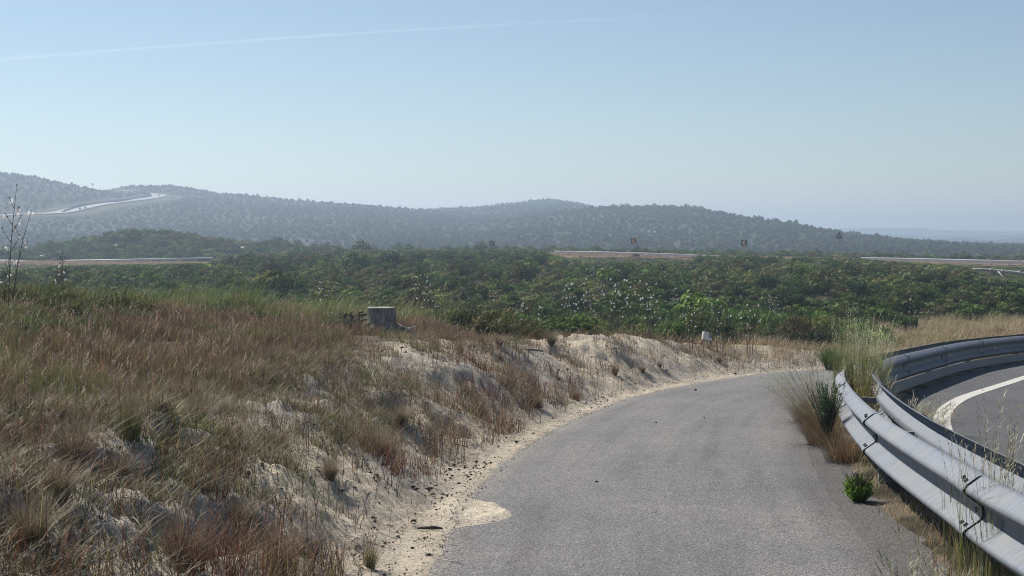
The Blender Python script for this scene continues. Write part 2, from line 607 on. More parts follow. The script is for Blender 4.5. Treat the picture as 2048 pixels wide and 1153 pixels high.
def hill_road(X, Y, z):
    """level the hillside to the road"""
    m = (Y > 380) & (Y < 1000) & (X < -60) & (X > -330)
    zz = z.copy(); w = np.zeros_like(z)
    idx = np.where(m.ravel())[0]
    x = X.ravel()[idx]; y = Y.ravel()[idx]
    best = np.full(len(x), 1e9); zr = np.zeros(len(x))
    for p in RPs:
        d = (x - p[0]) ** 2 + (y - p[1]) ** 2
        mm = d < best
        best[mm] = d[mm]; zr[mm] = p[2]
    d = np.sqrt(best)
    t = sstep(17, 6.5, d)
    zf = zz.ravel(); zf[idx] = lerp(zf[idx], zr - .12, t)
    wf = w.ravel(); wf[idx] = sstep(12, 6, d)
    return zf.reshape(z.shape), wf.reshape(z.shape)


rows = geom(326, 1400, .0042)
cols = np.linspace(-.50, .47, 520)
Xh, Yh = fan(rows, cols)
Zh = hill_z(Xh, Yh)
Zh = np.where(Yh < 360, lerp(plain(Xh, Yh), Zh, sstep(325, 360, Yh)), Zh) - .05 * (Yh < 345)
Zh, Wh = hill_road(Xh, Yh, Zh)
colh = np.concatenate([np.tile(np.array((.26, .21, .16)), (Xh.size, 1)), np.clip(Wh.ravel(), 0, .22)[:, None]], 1)
me = mesh_np('hills', np.stack([Xh.ravel(), Yh.ravel(), Zh.ravel()], 1), [grid_faces(*Xh.shape)], M_HILL, colh, True)
tag(link('hills', me), 'scrub covered low hills behind the heath', kind='structure')

rows = np.linspace(1050, 2800, 150)
cols = np.linspace(-.55, .55, 900)
Xf, Yf = fan(rows, cols)
Zf = np.maximum(far_z(Xf, Yf), -6 + .0 * Xf) - 3.0 * (Yf < 1420) * (Xf < 220)
me = mesh_np('far_hills', np.stack([Xf.ravel(), Yf.ravel(), Zf.ravel()], 1), [grid_faces(*Xf.shape)], M_HILL,
             np.zeros((Xf.size, 4)), False)
tag(link('far_hills', me), 'faint blue wooded ridges on the horizon', kind='structure')


# ------------------------------------------------------------------ path and road
def asphalt(name, base, grain=1.0, tint=(1, 1, 1), wear=False):
    m, nt, out = new_mat(name)
    p = geo_pos(nt)
    big = noise(nt, p, .55, 4, .55)
    mid = noise(nt, p, 7, 5, .6)
    g = noise(nt, p, 50, 4, .85)
    v = N(nt, 'ShaderNodeTexVoronoi'); v.inputs['Scale'].default_value = 95
    nt.links.new(p, v.inputs['Vector'])
    b = [base * t for t in tint]
    c = ramp(nt, g, [(.34, tuple(x * .30 for x in b)), (.45, tuple(x * .84 for x in b)), (.55, tuple(x * 1.18 for x in b)), (.66, tuple(x * 2.0 for x in b))])
    c = mixc(nt, .55, c, ramp(nt, v.outputs['Color'], [(.1, (.6, .6, .6)), (.9, (1.35, 1.33, 1.3))]), 'MULTIPLY')
    c = mixc(nt, 1.0, c, ramp(nt, big, [(.3, (.84, .84, .86)), (.7, (1.12, 1.11, 1.09))]), 'MULTIPLY')
    c = mixc(nt, 1.0, c, ramp(nt, mid, [(.3, (.90, .90, .90)), (.7, (1.09, 1.09, 1.08))]), 'MULTIPLY')
    if wear:
        at_ = N(nt, 'ShaderNodeAttribute', attribute_name='col')
        sp = N(nt, 'ShaderNodeSeparateColor'); nt.links.new(at_.outputs['Color'], sp.inputs[0])
        mp = N(nt, 'ShaderNodeMapping'); mp.inputs['Scale'].default_value = (11, 5, 1)
        nt.links.new(at_.outputs['Color'], mp.inputs['Vector'])
        lane = noise(nt, mp.outputs['Vector'], 1.0, 5, .6)
        c = mixc(nt, 1.0, c, ramp(nt, lane, [(.33, (.84, .83, .83)), (.5, (1, 1, 1)), (.68, (1.10, 1.09, 1.07))]), 'MULTIPLY')
        u = math_(nt, 'ADD', sp.outputs[0], math_(nt, 'MULTIPLY', math_(nt, 'SUBTRACT', mid, .5), .05))
        c = mixc(nt, 1.0, c, ramp(nt, u, [(.60, (1, 1, 1)), (.66, (.91, .91, .92)), (.71, (1, 1, 1)), (.90, (1, 1, 1)), (.98, (.80, .79, .78))]), 'MULTIPLY')
        dust = math_(nt, 'MULTIPLY', ramp(nt, u, [(.04, (1, 1, 1)), (.10, (0, 0, 0))]), ramp(nt, g, [(.50, (0, 0, 0)), (.58, (.9, .9, .9))]))
        c = mixc(nt, dust, c, (.42, .37, .30))
        vc = N(nt, 'ShaderNodeTexVoronoi', feature='DISTANCE_TO_EDGE'); vc.inputs['Scale'].default_value = .42
        wv = N(nt, 'ShaderNodeVectorMath', operation='ADD'); nt.links.new(p, wv.inputs[0])
        nz_ = N(nt, 'ShaderNodeTexNoise'); nz_.inputs['Scale'].default_value = 3.0; nz_.inputs['Detail'].default_value = 5
        nt.links.new(p, nz_.inputs['Vector']); nt.links.new(nz_.outputs['Color'], wv.inputs[1])
        nt.links.new(wv.outputs[0], vc.inputs['Vector'])
        crack = math_(nt, 'MULTIPLY', ramp(nt, vc.outputs['Distance'], [(.0, (1, 1, 1)), (.006, (0, 0, 0))]), ramp(nt, big, [(.52, (0, 0, 0)), (.6, (.55, .55, .55))]))
        c = mixc(nt, crack, c, (.035, .033, .032))
    h = math_(nt, 'ADD', math_(nt, 'MULTIPLY', g, .6), v.outputs['Distance'])
    bs = pbsdf(nt, c, .85, .25, 0, bump(nt, h, .8 * grain, .012))
    nt.links.new(bs.outputs[0], out.inputs[0])
    return m


M_PATH = asphalt('path_asphalt', .175, 1.0, (1.0, .98, .975), True)
M_OLD = asphalt('old_asphalt', .120, 1.1, (1.0, .97, .94))
M_ROAD = asphalt('road_asphalt', .105, 1.0, (.97, .99, 1.03))


def strip(A, B, nc, zoff, zfun=zp, crown=0.0):
    t = np.linspace(0, 1, nc)
    P = A[:, None, :] * (1 - t)[None, :, None] + B[:, None, :] * t[None, :, None]
    X, Y = P[..., 0], P[..., 1]
    Z = zfun(Y) + zoff + crown * (1 - (2 * t[None, :] - 1) ** 2)
    return np.stack([X.ravel(), Y.ravel(), Z.ravel()], 1), [grid_faces(len(A), nc)]


n = 420
Ls = spline([tuple(p) for p in LEFT], n)
wob = .025 * fbm(np.arange(n) * .21, np.zeros(n), 301, 3)
Rs = offset(OUTER, -.44 + .010 * fbm(np.arange(len(OUTER)) * .12, np.zeros(len(OUTER)), 311, 2) + .006 * fbm(np.arange(len(OUTER)) * 1.7, np.zeros(len(OUTER)), 313, 2))
V, Fc = strip(offset(Ls, -.10 + wob), spline([tuple(p) for p in Rs], n), 14, 0.0, crown=.006)
uv = np.stack([np.tile(np.linspace(0, 1, 14), n), np.repeat(np.linspace(0, 1, n), 14) * 3, np.zeros(n * 14)], 1)
tag(link('path', mesh_np('path', V, Fc, M_PATH, uv, True)), 'grey asphalt cycle path bending right round the guard rail', kind='structure')
V, Fc = strip(offset(OUTER, -.47), offset(OUTER, -.04 + .06 * fbm(np.arange(len(OUTER)) * .9, np.zeros(len(OUTER)), 321, 3)), 4, -.006)
tag(link('path_shoulder', mesh_np('path_shoulder', V, Fc, M_OLD, None, True)), 'dark older asphalt strip between the path and the guard rail', kind='structure')
V, Fc = strip(offset(OUTER, .56), offset(OUTER, 9.0), 30, 0.0)
tag(link('road', mesh_np('road', V, Fc, M_ROAD, None, True)), 'asphalt road curving right behind the guard rail', kind='structure')
yo = OUTER[:, 1]
lo = np.interp(yo, [0, 13, 16, 19, 22, 26, 34, 44], [.80, .86, .98, 1.12, 1.28, 1.55, 1.95, 2.2])
m, nt, out = new_mat('road_paint')
p = geo_pos(nt)
wear = noise(nt, p, 26, 6, .75)
c = ramp(nt, wear, [(.30, (.17, .17, .17)), (.40, (.42, .405, .37)), (.7, (.56, .545, .50))])
nt.links.new(pbsdf(nt, c, .7, .3, 0, bump(nt, wear, .4, .01)).outputs[0], out.inputs[0])
V, Fc = strip(offset(OUTER, lo), offset(OUTER, lo + .21), 3, .005)
tag(link('road_marking', mesh_np('road_marking', V, Fc, m, None, True)), 'worn white edge line along the curving road', kind='structure')

# ------------------------------------------------------------------ guard rail
def galv(name, base, dirt):
    m, nt, out = new_mat(name)
    p = obj_pos(nt)
    mp = N(nt, 'ShaderNodeMapping'); mp.inputs['Scale'].default_value = (2.5, 24, 2.5)
    nt.links.new(p, mp.inputs['Vector'])
    st = noise(nt, mp.outputs['Vector'], 1.6, 5, .65)
    bl = noise(nt, p, 2.2, 6, .7)
    fine = noise(nt, p, 140, 3, .6)
    c = ramp(nt, st, [(.3, tuple(x * .66 for x in base)), (.5, base), (.7, tuple(x * 1.2 for x in base))])
    c = mixc(nt, ramp(nt, bl, [(.42, (0, 0, 0)), (.68, (dirt, dirt, dirt))]), c, (.27, .25, .21))
    c = mixc(nt, ramp(nt, fine, [(.66, (0, 0, 0)), (.74, (.6, .6, .6))]), c, (.16, .14, .12))
    r = math_(nt, 'ADD', .56, math_(nt, 'MULTIPLY', bl, .25))
    nt.links.new(pbsdf(nt, c, r, .5, .25, bump(nt, st, .12, .01)).outputs[0], out.inputs[0])
    return m


M_GALV = galv('galvanised_steel', (.140, .162, .196), .35)
M_POST = simple_mat('post_steel', (.17, .185, .20), .6, .4, .4)
M_BOLT = simple_mat('bolt_steel', (.14, .145, .15), .5, .4, .5)
M_SKIRT = galv('skirt_steel', (.27, .275, .27), .3)

PROFILE = [(.000, .155), (.010, .154), (.022, .149), (.070, .112), (.079, .102), (.083, .092), (.081, .083), (.074, .075),
           (.020, .036), (.008, .026), (.003, .014), (.003, -.014), (.008, -.026), (.020, -.036), (.074, -.075),
           (.081, -.083), (.083, -.092), (.079, -.102), (.070, -.112), (.022, -.149), (.010, -.154), (.000, -.155)]
KB = 1.28
PROFILE = [(d * KB, h * KB) for d, h in PROFILE]
BD, BH = .083 * KB, .155 * KB      # depth and half height of the beam
TOP = .60
arc = np.concatenate([[0], np.cumsum(np.linalg.norm(np.diff(OUTER, axis=0), axis=1))])


def on_rail(t):
    x = np.interp(t, arc, OUTER[:, 0]); y = np.interp(t, arc, OUTER[:, 1])
    e = .15
    dx = np.interp(t + e, arc, OUTER[:, 0]) - np.interp(t - e, arc, OUTER[:, 0])
    dy = np.interp(t + e, arc, OUTER[:, 1]) - np.interp(t - e, arc, OUTER[:, 1])
    l = math.hypot(dx, dy)
    return x, y, dx / l, dy / l, float(zp(y))


def sweep_beam(t0, t1, side, back, lift0, nseg=26):
    """W-beam from arc length t0 to t1; side -1 faces the path, +1 faces the road; back: offset of its rear plane from OUTER"""
    prof = np.array(PROFILE); th = .004
    V = []; K = len(prof)
    ts = np.concatenate([[t0, t0 + .04, t0 + .10], np.linspace(t0 + .25, t1, nseg)])
    for i, t in enumerate(ts):
        x, y, dx, dy, z = on_rail(t)
        nx, ny = dy * side, -dx * side           # outward from the posts
        lift = lift0 * max(0.0, 1 - (t - t0) / .38)
        for inner in (0, 1):
            for (d, h) in prof:
                dd = back + (d + lift - (th if inner else 0)) 
                # shift along the right-hand normal
                V.append((x + nx * dd * 1.0, y + ny * dd, z + TOP - BH + h))
    F_ = []
    S = 2 * K
    for i in range(len(ts) - 1):
        for k in range(K - 1):
            F_.append((i * S + k, i * S + k + 1, (i + 1) * S + k + 1, (i + 1) * S + k))
            F_.append((i * S + K + k + 1, i * S + K + k, (i + 1) * S + K + k, (i + 1) * S + K + k + 1))
        F_.append((i * S, (i + 1) * S, (i + 1) * S + K, i * S + K))
        F_.append((i * S + K - 1, i * S + 2 * K - 1, (i + 1) * S + 2 * K - 1, (i + 1) * S + K - 1))
    for i in (0, len(ts) - 1):
        for k in range(K - 1):
            F_.append((i * S + k, i * S + K + k, i * S + K + k + 1, i * S + k + 1))
    return V, F_


def arc_at_y(Yq): return float(np.interp(Yq, OUTER[:, 1], arc))


rail = empty('guard_rail', (float(OUTER[60][0]) + .15, float(OUTER[60][1]), float(zp(OUTER[60][1]))))
tag(rail, 'galvanised double sided guard rail on posts curving between path and road', 'guard rail')
RL = rail.location


def rail_obj(name, V, Fs, mat, parent=None, smooth=True):
    mb = MB()
    mb.add([(p[0] - RL[0], p[1] - RL[1], p[2] - RL[2]) for p in V], Fs)
    o = mb.build(name, mat, parent or rail, smooth)
    return o


J0 = arc_at_y(7.62)
joints = [J0 + 4.02 * k for k in range(-2, 12)]
GAP = .35     # from the path-side beam's rear plane to the road-side beam's rear plane
for j in range(len(joints) - 1):
    for side, back in ((-1, 0.0), (1, GAP - .02)):
        if side == -1 and j > 11: continue
        t0, t1 = joints[j], joints[j + 1] + .32
        # beams lie over the one before them, so every lap shows its cut edge
        V, Fs = sweep_beam(t0, t1, side, back, .016)
        b = rail_obj('beam', V, Fs, M_GALV)
        try:
            me = b.data
            me.polygons.foreach_set('use_smooth', [True] * len(me.polygons))
            me.set_sharp_from_angle(angle=math.radians(40))
        except Exception: pass
        if (side == -1 and j < 7) or (side == 1 and 3 < j < 11):
            for (dt, d, h, hv) in ((.07, .058 * KB, .130 * KB, 0), (.17, .052 * KB, .134 * KB, 0), (.07, .060 * KB, -.058 * KB, 0), (.17, .060 * KB, -.058 * KB, 0), (.12, .010, .0, 1)):
                x, y, dx, dy, z = on_rail(t0 + dt)
                nx, ny = dy * side, -dx * side
                mb = MB()
                dd = back + d + .014
                pz = TOP - BH + h
                c0 = Vector((x + nx * dd - RL[0], y + ny * dd - RL[1], z + pz - RL[2]))
                if hv:
                    out_ = Vector((nx, ny, 0))
                elif h > 0:
                    out_ = Vector((nx * .5, ny * .5, .86))
                else:
                    out_ = Vector((nx * .62, ny * .62, .80))
                al = Vector((dx, dy, 0))
                r = .015 if hv else .0055
                L = 0 if hv else .008
                ring = []
                ac = out_.cross(al).normalized()
                nn = 10
                for lvl in (-.010, .006):
                    for q in range(nn):
                        an = 2 * PI * q / nn
                        ring.append(c0 + out_ * lvl + ac * (r * math.cos(an) + (L if math.cos(an) > 0 else -L)) + al * (r * math.sin(an)))
                mb.add(ring, [tuple(range(nn, 2 * nn))] + [(q, (q + 1) % nn, nn + (q + 1) % nn, nn + q) for q in range(nn)])
                mb.build('bolt', M_BOLT, b)
# posts under every joint and half way
for j in range(len(joints)):
    x, y, dx, dy, z = on_rail(joints[j] + .20)
    nx, ny = dy, -dx
    cxp, cyp = x + nx * .075, y + ny * .075
    mb = MB()
    rz = math.atan2(ny, nx)
    w = GAP - .03
    mb.box((cxp - RL[0], cyp - RL[1], z + .11 - RL[2]), (.09, .05, .74), rz)
    mb.box((cxp - nx * .047 - RL[0], cyp - ny * .047 - RL[1], z + .11 - RL[2]), (.006, .085, .735), rz)
    mb.box((cxp + nx * .047 - RL[0], cyp + ny * .047 - RL[1], z + .11 - RL[2]), (.006, .085, .735), rz)
    p_ = mb.build('post', M_POST, rail)
    mb = MB()
    mb.box((x + nx * .22 - RL[0], y + ny * .22 - RL[1], z + TOP - BH - RL[2]), (.19, .035, .07), rz)
    mb.build('spacer', M_SKIRT, rail)
# skirt panels below the road-side beam
for j in range(len(joints) - 1):
    t0, t1 = joints[j] + .02, joints[j + 1] - .01
    V, Fs = [], []
    ts = np.linspace(t0, t1, 14)
    for t in ts:
        x, y, dx, dy, z = on_rail(t)
        for d in (GAP + .012, GAP + .016):
            for h in (.03, .195):
                V.append((x + dy * d, y - dx * d, z + h))
    for i in range(len(ts) - 1):
        a_ = i * 4; b_ = a_ + 4
        Fs += [(a_, a_ + 1, b_ + 1, b_), (a_ + 2, b_ + 2, b_ + 3, a_ + 3), (a_ + 1, a_ + 3, b_ + 3, b_ + 1), (a_, b_, b_ + 2, a_ + 2)]
    Fs += [(0, 2, 3, 1), (b_, b_ + 1, b_ + 3, b_ + 2)]
    rail_obj('skirt_panel', V, Fs, M_SKIRT, smooth=False)
# half-round reflector plates in the valley of the far beams
M_REFL = simple_mat('reflector_plate', (.62, .61, .55), .4, .5)
for Yq in (27.5, 31.5, 35.0):
    t = arc_at_y(Yq)
    x, y, dx, dy, z = on_rail(t)
    mb = MB()
    poly = [(0, -.05), (0, .05)] + [(.075 * math.cos(a), .05 * math.sin(a)) for a in np.linspace(PI / 2, -PI / 2, 9)[1:-1]]
    V = []
    for th in (-.006, .006):
        for (u, h) in poly:
            d = GAP + .01 + u
            V.append((x + dy * d + dx * th - RL[0], y - dx * d + dy * th - RL[1], z + TOP - BH + h - RL[2]))
    kk = len(poly)
    mb.add(V, [tuple(range(kk)), tuple(range(2 * kk - 1, kk - 1, -1))] + [(q, kk + q, kk + (q + 1) % kk, (q + 1) % kk) for q in range(kk)])
    mb.build('reflector', M_REFL, rail)

# ------------------------------------------------------------------ plants: builders
def blades(base, az, h, lean, w, col, segs=3, droop=0.35, tipcol=None, face=None):
    """curved tapering blades; base (n,3), the rest per blade"""
    n = len(base)
    t = np.linspace(0, 1, segs + 1)
    d = np.stack([np.cos(az), np.sin(az)], 1)
    fa = az + PI / 2 if face is None else face
    sd = np.stack([np.cos(fa), np.sin(fa)], 1)
    V = np.zeros((n, 2 * segs + 1, 3), np.float32)
    Cc = np.zeros((n, 2 * segs + 1, 3), np.float32)
    for i, ti in enumerate(t):
        fwd = (lean * ti ** 1.7 * h)[:, None] * d
        up = h * ti * (1 - droop * np.minimum(lean, 1.6) * ti * .6)
        p = np.concatenate([base[:, :2] + fwd, (base[:, 2] + up)[:, None]], 1)
        cc = col if tipcol is None else lerp(col, tipcol, ti ** 1.3)
        if i < segs:
            ww = (w * (1 - ti) ** .6 * .5)[:, None] * sd
            V[:, 2 * i] = p - np.concatenate([ww, np.zeros((n, 1))], 1)
            V[:, 2 * i + 1] = p + np.concatenate([ww, np.zeros((n, 1))], 1)
            Cc[:, 2 * i] = cc; Cc[:, 2 * i + 1] = cc
        else:
            V[:, 2 * segs] = p; Cc[:, 2 * segs] = cc
    K = 2 * segs + 1
    o = (np.arange(n) * K)[:, None]
    quads = np.concatenate([o + np.array([[2 * i, 2 * i + 1, 2 * i + 3, 2 * i + 2]]) for i in range(segs - 1)], 0) if segs > 1 else np.zeros((0, 4), int)
    tris = o + np.array([[2 * segs - 2, 2 * segs - 1, 2 * segs]])
    return V.reshape(-1, 3), [quads, tris], Cc.reshape(-1, 3)


class Pile:
    """joins several blade sets into one mesh"""
    def __init__(self): self.V, self.Q, self.T, self.c, self.n = [], [], [], [], 0

    def add(self, V, Fs, col):
        for f in Fs:
            if len(f) == 0: continue
            (self.Q if f.shape[1] == 4 else self.T).append(f + self.n)
        self.V.append(V); self.c.append(col); self.n += len(V)

    def mesh(self, name, mat):
        Fs = []
        if self.Q: Fs.append(np.concatenate(self.Q))
        if self.T: Fs.append(np.concatenate(self.T))
        return mesh_np(name, np.concatenate(self.V), Fs, mat, np.concatenate(self.c))


def leaves(P, nrm, size, aspect, col, r):
    """diamond leaves at P facing nrm"""
    n = len(P)
    rv = r.normal(size=(n, 3))
    a = np.cross(nrm, rv); a /= np.linalg.norm(a, axis=1)[:, None] + 1e-9
    b = np.cross(nrm, a); b /= np.linalg.norm(b, axis=1)[:, None] + 1e-9
    s = size[:, None]
    V = np.stack([P - a * s, P + b * s * aspect, P + a * s, P - b * s * aspect], 1).reshape(-1, 3)
    i = (np.arange(n) * 4)[:, None]
    return V, [i + np.array([[0, 1, 2, 3]])], np.repeat(col, 4, 0)


def jcol(base, n, r, v=.25, h=.06):
    c = np.array(base)[None, :] * (1 + v * r.normal(size=(n, 1)).clip(-2, 2)) * (1 + h * r.normal(size=(n, 3)).clip(-2, 2))
    return c.clip(.004, 1)


def pick(cols, wts, n, r, v=.22, h=.06):
    k = r.choice(len(cols), n, p=np.array(wts) / np.sum(wts))
    return np.array(cols)[k] * (1 + v * r.normal(size=(n, 1)).clip(-2, 2)) * (1 + h * r.normal(size=(n, 3)).clip(-2, 2))


def bush_mesh(name, mat, seed, width, height, n, leaf, col, lumps=9, spiky=.0, wind=.18, tips=2.1, aspect=.55):
    """a low bush: twig lumps covered in leaf-size faces, wind-swept to the right"""
    r = np.random.default_rng(seed)
    P = Pile()
    lumps = lumps * 2
    per = int(n * .86) // lumps
    for k in range(lumps):
        a = r.uniform(0, 2 * PI); q = math.sqrt((k + .5) / lumps) * .86
        hz = height * (.86 - .52 * q * q) * r.uniform(.62, 1.08)
        rad = width * r.uniform(.11, .20)
        rz_ = min(rad * r.uniform(.6, .95), hz * .8)
        v = r.normal(size=(per, 3)); v /= np.linalg.norm(v, axis=1)[:, None]
        sh = r.uniform(.55, 1.08, per) ** .5
        p = np.array([math.cos(a) * q * width * .42, math.sin(a) * q * width * .42, hz - rz_ * .6]) + v * np.array([rad, rad, rz_]) * sh[:, None]
        p[:, 0] += wind * p[:, 2]
        p[:, 2] = np.abs(p[:, 2])
        nr = v + .42 * r.normal(size=(per, 3)); nr /= np.linalg.norm(nr, axis=1)[:, None]
        lumpc = r.uniform(.75, 1.3)
        cc = jcol(np.array(col) * lumpc, per, r, .18, .06) * (1 + (tips - 1) * np.clip(v[:, 2], 0, 1) * r.uniform(.2, 1, per))[:, None]  # tips: sunlit tops painted into the leaf colour on upper lump sides
        P.add(*leaves(p, nr, leaf * r.uniform(.6, 1.25, per), aspect, cc, r))
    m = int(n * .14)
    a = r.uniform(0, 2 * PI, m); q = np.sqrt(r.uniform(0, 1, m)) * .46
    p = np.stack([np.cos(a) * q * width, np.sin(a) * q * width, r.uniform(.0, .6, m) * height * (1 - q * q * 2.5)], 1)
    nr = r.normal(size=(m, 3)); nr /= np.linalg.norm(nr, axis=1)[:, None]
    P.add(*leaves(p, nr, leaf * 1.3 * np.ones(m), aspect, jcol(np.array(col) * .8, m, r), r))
    if spiky:
        m = int(n * spiky)
        a = r.uniform(0, 2 * PI, m); q = np.sqrt(r.uniform(0, 1, m)) * .85
        b = np.stack([np.cos(a) * q * width / 2, np.sin(a) * q * width / 2, height * (.45 + .4 * (1 - q))], 1)
        b[:, 0] += wind * b[:, 2]
        P.add(*blades(b, r.normal(0, .9, m), height * r.uniform(.2, .5, m), r.uniform(.1, .8, m), np.full(m, leaf * .5), jcol(np.array(col) * 1.35, m, r), 2))
    return P.mesh(name, mat)


def tuft_mesh(name, mat, seed, n, h, spread, cols, wts, w=.004, segs=4, lean=(.2, 1.1), r0=.05, bias=0.0, tip=None):
    r = np.random.default_rng(seed)
    a = r.uniform(0, 2 * PI, n)
    q = np.sqrt(r.uniform(0, 1, n)) * r0
    b = np.stack([np.cos(a) * q, np.sin(a) * q, np.full(n, -.02)], 1)
    az = a + r.normal(0, .5, n)
    ln = r.uniform(*lean, n) * spread
    if bias:
        dx = np.cos(az) * ln + bias; dy = np.sin(az) * ln
        az = np.arctan2(dy, dx); ln = np.hypot(dx, dy)
    c = pick(cols, wts, n, r)
    V, Fs, cc = blades(b, az, h * r.uniform(.45, 1.05, n), ln, w * r.uniform(.7, 1.3, n), c, segs, tipcol=None if tip is None else np.array(tip) * np.ones((n, 3)))
    P = Pile(); P.add(V, Fs, cc)
    return P.mesh(name, mat)


def seeded(P, base, az, h, lean, col, r, k=9, size=.02, w=.004):
    """seed heads near the tops of stalks"""
    n = len(base)
    for i in range(k):
        t = .70 + .30 * (i / (k - 1))
        fwd = (lean * t ** 1.7 * h)
        up = h * t * (1 - .35 * np.minimum(lean, 1.6) * t * .6)
        p = np.stack([base[:, 0] + np.cos(az) * fwd, base[:, 1] + np.sin(az) * fwd, base[:, 2] + up], 1)
        a2 = az + r.normal(0, 1.1, n)
        P.add(*blades(p, a2, size * r.uniform(.6, 1.3, n), r.uniform(.3, 1.4, n), np.full(n, w), col, 1 if False else 2))


def scatter(n, x0, x1, y0, y1, r, dens=None):
    """random spots, kept with probability dens(x, y)"""
    Y = np.sqrt(r.uniform(y0 ** 2, y1 ** 2, n)) if y0 > 0 else r.uniform(y0, y1, n)
    X = r.uniform(x0, x1, n)
    if dens is not None:
        k = r.uniform(0, 1, n) < dens(X, Y)
        X, Y = X[k], Y[k]
    return X, Y


def fan_scatter(n, y0, y1, r, tx=(-.40, .40), p=1.0):
    Y = (y0 ** (p + 1) + r.uniform(0, 1, n) * (y1 ** (p + 1) - y0 ** (p + 1))) ** (1 / (p + 1))
    X = r.uniform(tx[0], tx[1], n) * Y
    return X, Y


# ------------------------------------------------------------------ plants: materials
HUES = [(.0, (.44, .42, .42)), (.15, (.88, .78, .66)), (.32, (1.0, 1.02, .84)), (.50, (.86, 1.08, .84)), (.68, (1.2, 1.42, .95)), (.84, (1.65, 1.9, 1.0)), (1.0, (2.1, 2.3, 1.0))]
M_BUSH = plant_mat('bush_leaves', .18, .08, .75, HUES)
M_HILLBUSH = plant_mat('hill_bush_leaves', .22, .06, .8, [(.0, (.85, .92, .85)), (.5, (1.1, 1.2, 1.0)), (1, (1.3, 1.42, 1.1))])
M_GRASS = plant_mat('grass_blades', .26, .15, .6, None, .3)
M_LEAF = plant_mat('fresh_leaves', .30, .12, .6, None, .2)
M_TWIG = simple_mat('dry_twig', (.16, .125, .10), .85, .2, 0, .35, 40)
M_PETAL, nt, out = new_mat('white_petals')
t_ = N(nt, 'ShaderNodeBsdfTranslucent'); t_.inputs['Color'].default_value = (.92, .91, .90, 1)
p_ = pbsdf(nt, (.86, .85, .83), .6, .2)
mx = N(nt, 'ShaderNodeMixShader'); mx.inputs[0].default_value = .55
nt.links.new(p_.outputs[0], mx.inputs[1]); nt.links.new(t_.outputs[0], mx.inputs[2]); nt.links.new(mx.outputs[0], out.inputs[0])
M_STALK = simple_mat('flower_stalk', (.10, .085, .06), .7, .3, 0, .3, 30)

GREEN = (.080, .105, .036); OLIVE = (.110, .104, .052); DEEP = (.048, .068, .032)

# ------------------------------------------------------------------ scrub on the heath
def sight_top(X, Y):
    """tallest a bush may stand so that the far road stays in view, as in the photograph"""
    q = X / Y * F + CX
    py = np.interp(q, [-200, 0, 60, 110, 425, 470, 560, 700, 850, 970, 1090, 1112, 1160, 1380, 1400, 1480, 1640, 1720, 1790, 1925, 1945, 2110, 2300],
                   [545, 540, 536, 530, 525, 500, 500, 499, 499, 500, 500, 512, 520, 522, 508, 508, 512, 516, 522, 530, 553, 562, 566])
    return HC - (py - HY) / F * Y


def heath_ok(X, Y):
    s, yn = signed_dist(X, Y, LEFT[::2])
    q, _ = signed_dist(X, Y, OUTER[::6])
    q = -q
    f = fbm(X / 3.2, Y / 3.2, 401, 2)
    near_edge = np.where(X < -1.0, 27 + .5 * (X > -4), 0)
    ok = (s > 2.6 + .25 * f) & (q < -3)
    # behind the bank crest on the right, behind the plateau on the left
    plateau = (X < .2) & (s < 2.6 + 10.5 * sstep(-.2, -3.8, X)) & (Y < 29)
    ok &= ~plateau
    meadow = (X / Y > .255 + .012 * f) & (Y < 50 + 5 * f) & (Y > 26)
    meadow |= (yn > 29.0) & (s < 2.6 + .4 * f)
    return ok, meadow


R1 = np.random.default_rng(101)
near_kinds = []
for k, (w_, h_, n_, lf, col_, sp, lab, grp) in enumerate([
    (1.45, .80, 2900, .042, GREEN, .012, 'low rounded green heath bush in the dense scrub behind the sandy bank', 'green bushes in the near scrub'),
    (1.20, .70, 2500, .038, DEEP, .015, 'dark green compact heath bush in the dense scrub behind the sandy bank', 'dark green bushes in the near scrub'),
    (1.70, .72, 3000, .043, GREEN, .01, 'low rounded green heath bush in the dense scrub behind the sandy bank', 'green bushes in the near scrub'),
    (1.25, .78, 2200, .038, OLIVE, .03, 'brownish olive heath bush in the dense scrub behind the sandy bank', 'olive brown bushes in the near scrub'),
    (1.55, .62, 2700, .040, OLIVE, .02, 'brownish olive heath bush in the dense scrub behind the sandy bank', 'olive brown bushes in the near scrub'),
    (1.00, .95, 2300, .040, DEEP, .03, 'dark green compact heath bush in the dense scrub behind the sandy bank', 'dark green bushes in the near scrub'),
]):
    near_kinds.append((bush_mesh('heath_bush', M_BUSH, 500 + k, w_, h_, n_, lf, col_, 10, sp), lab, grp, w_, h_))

# candidate spots, dart-thrown so that crowns just overlap
def darts(n, y0, y1, r, gap, tx=(-.40, .40), ok=None, p=1.0):
    X, Y = fan_scatter(n, y0, y1, r, tx, p)
    if ok is not None:
        k = ok(X, Y); X, Y = X[k], Y[k]
    cell = {}
    keep = []
    for i in range(len(X)):
        g = gap(Y[i]) if callable(gap) else gap
        a, b = int(X[i] // g), int(Y[i] // g)
        hit_ = False
        for da in (-1, 0, 1):
            for db in (-1, 0, 1):
                for j in cell.get((a + da, b + db), ()):
                    if (X[i] - X[j]) ** 2 + (Y[i] - Y[j]) ** 2 < g * g:
                        hit_ = True; break
                if hit_: break
            if hit_: break
        if not hit_:
            keep.append(i); cell.setdefault((a, b), []).append(i)
    return X[keep], Y[keep]


def ok_near(X, Y):
    a, b = heath_ok(X, Y)
    return a & ~b


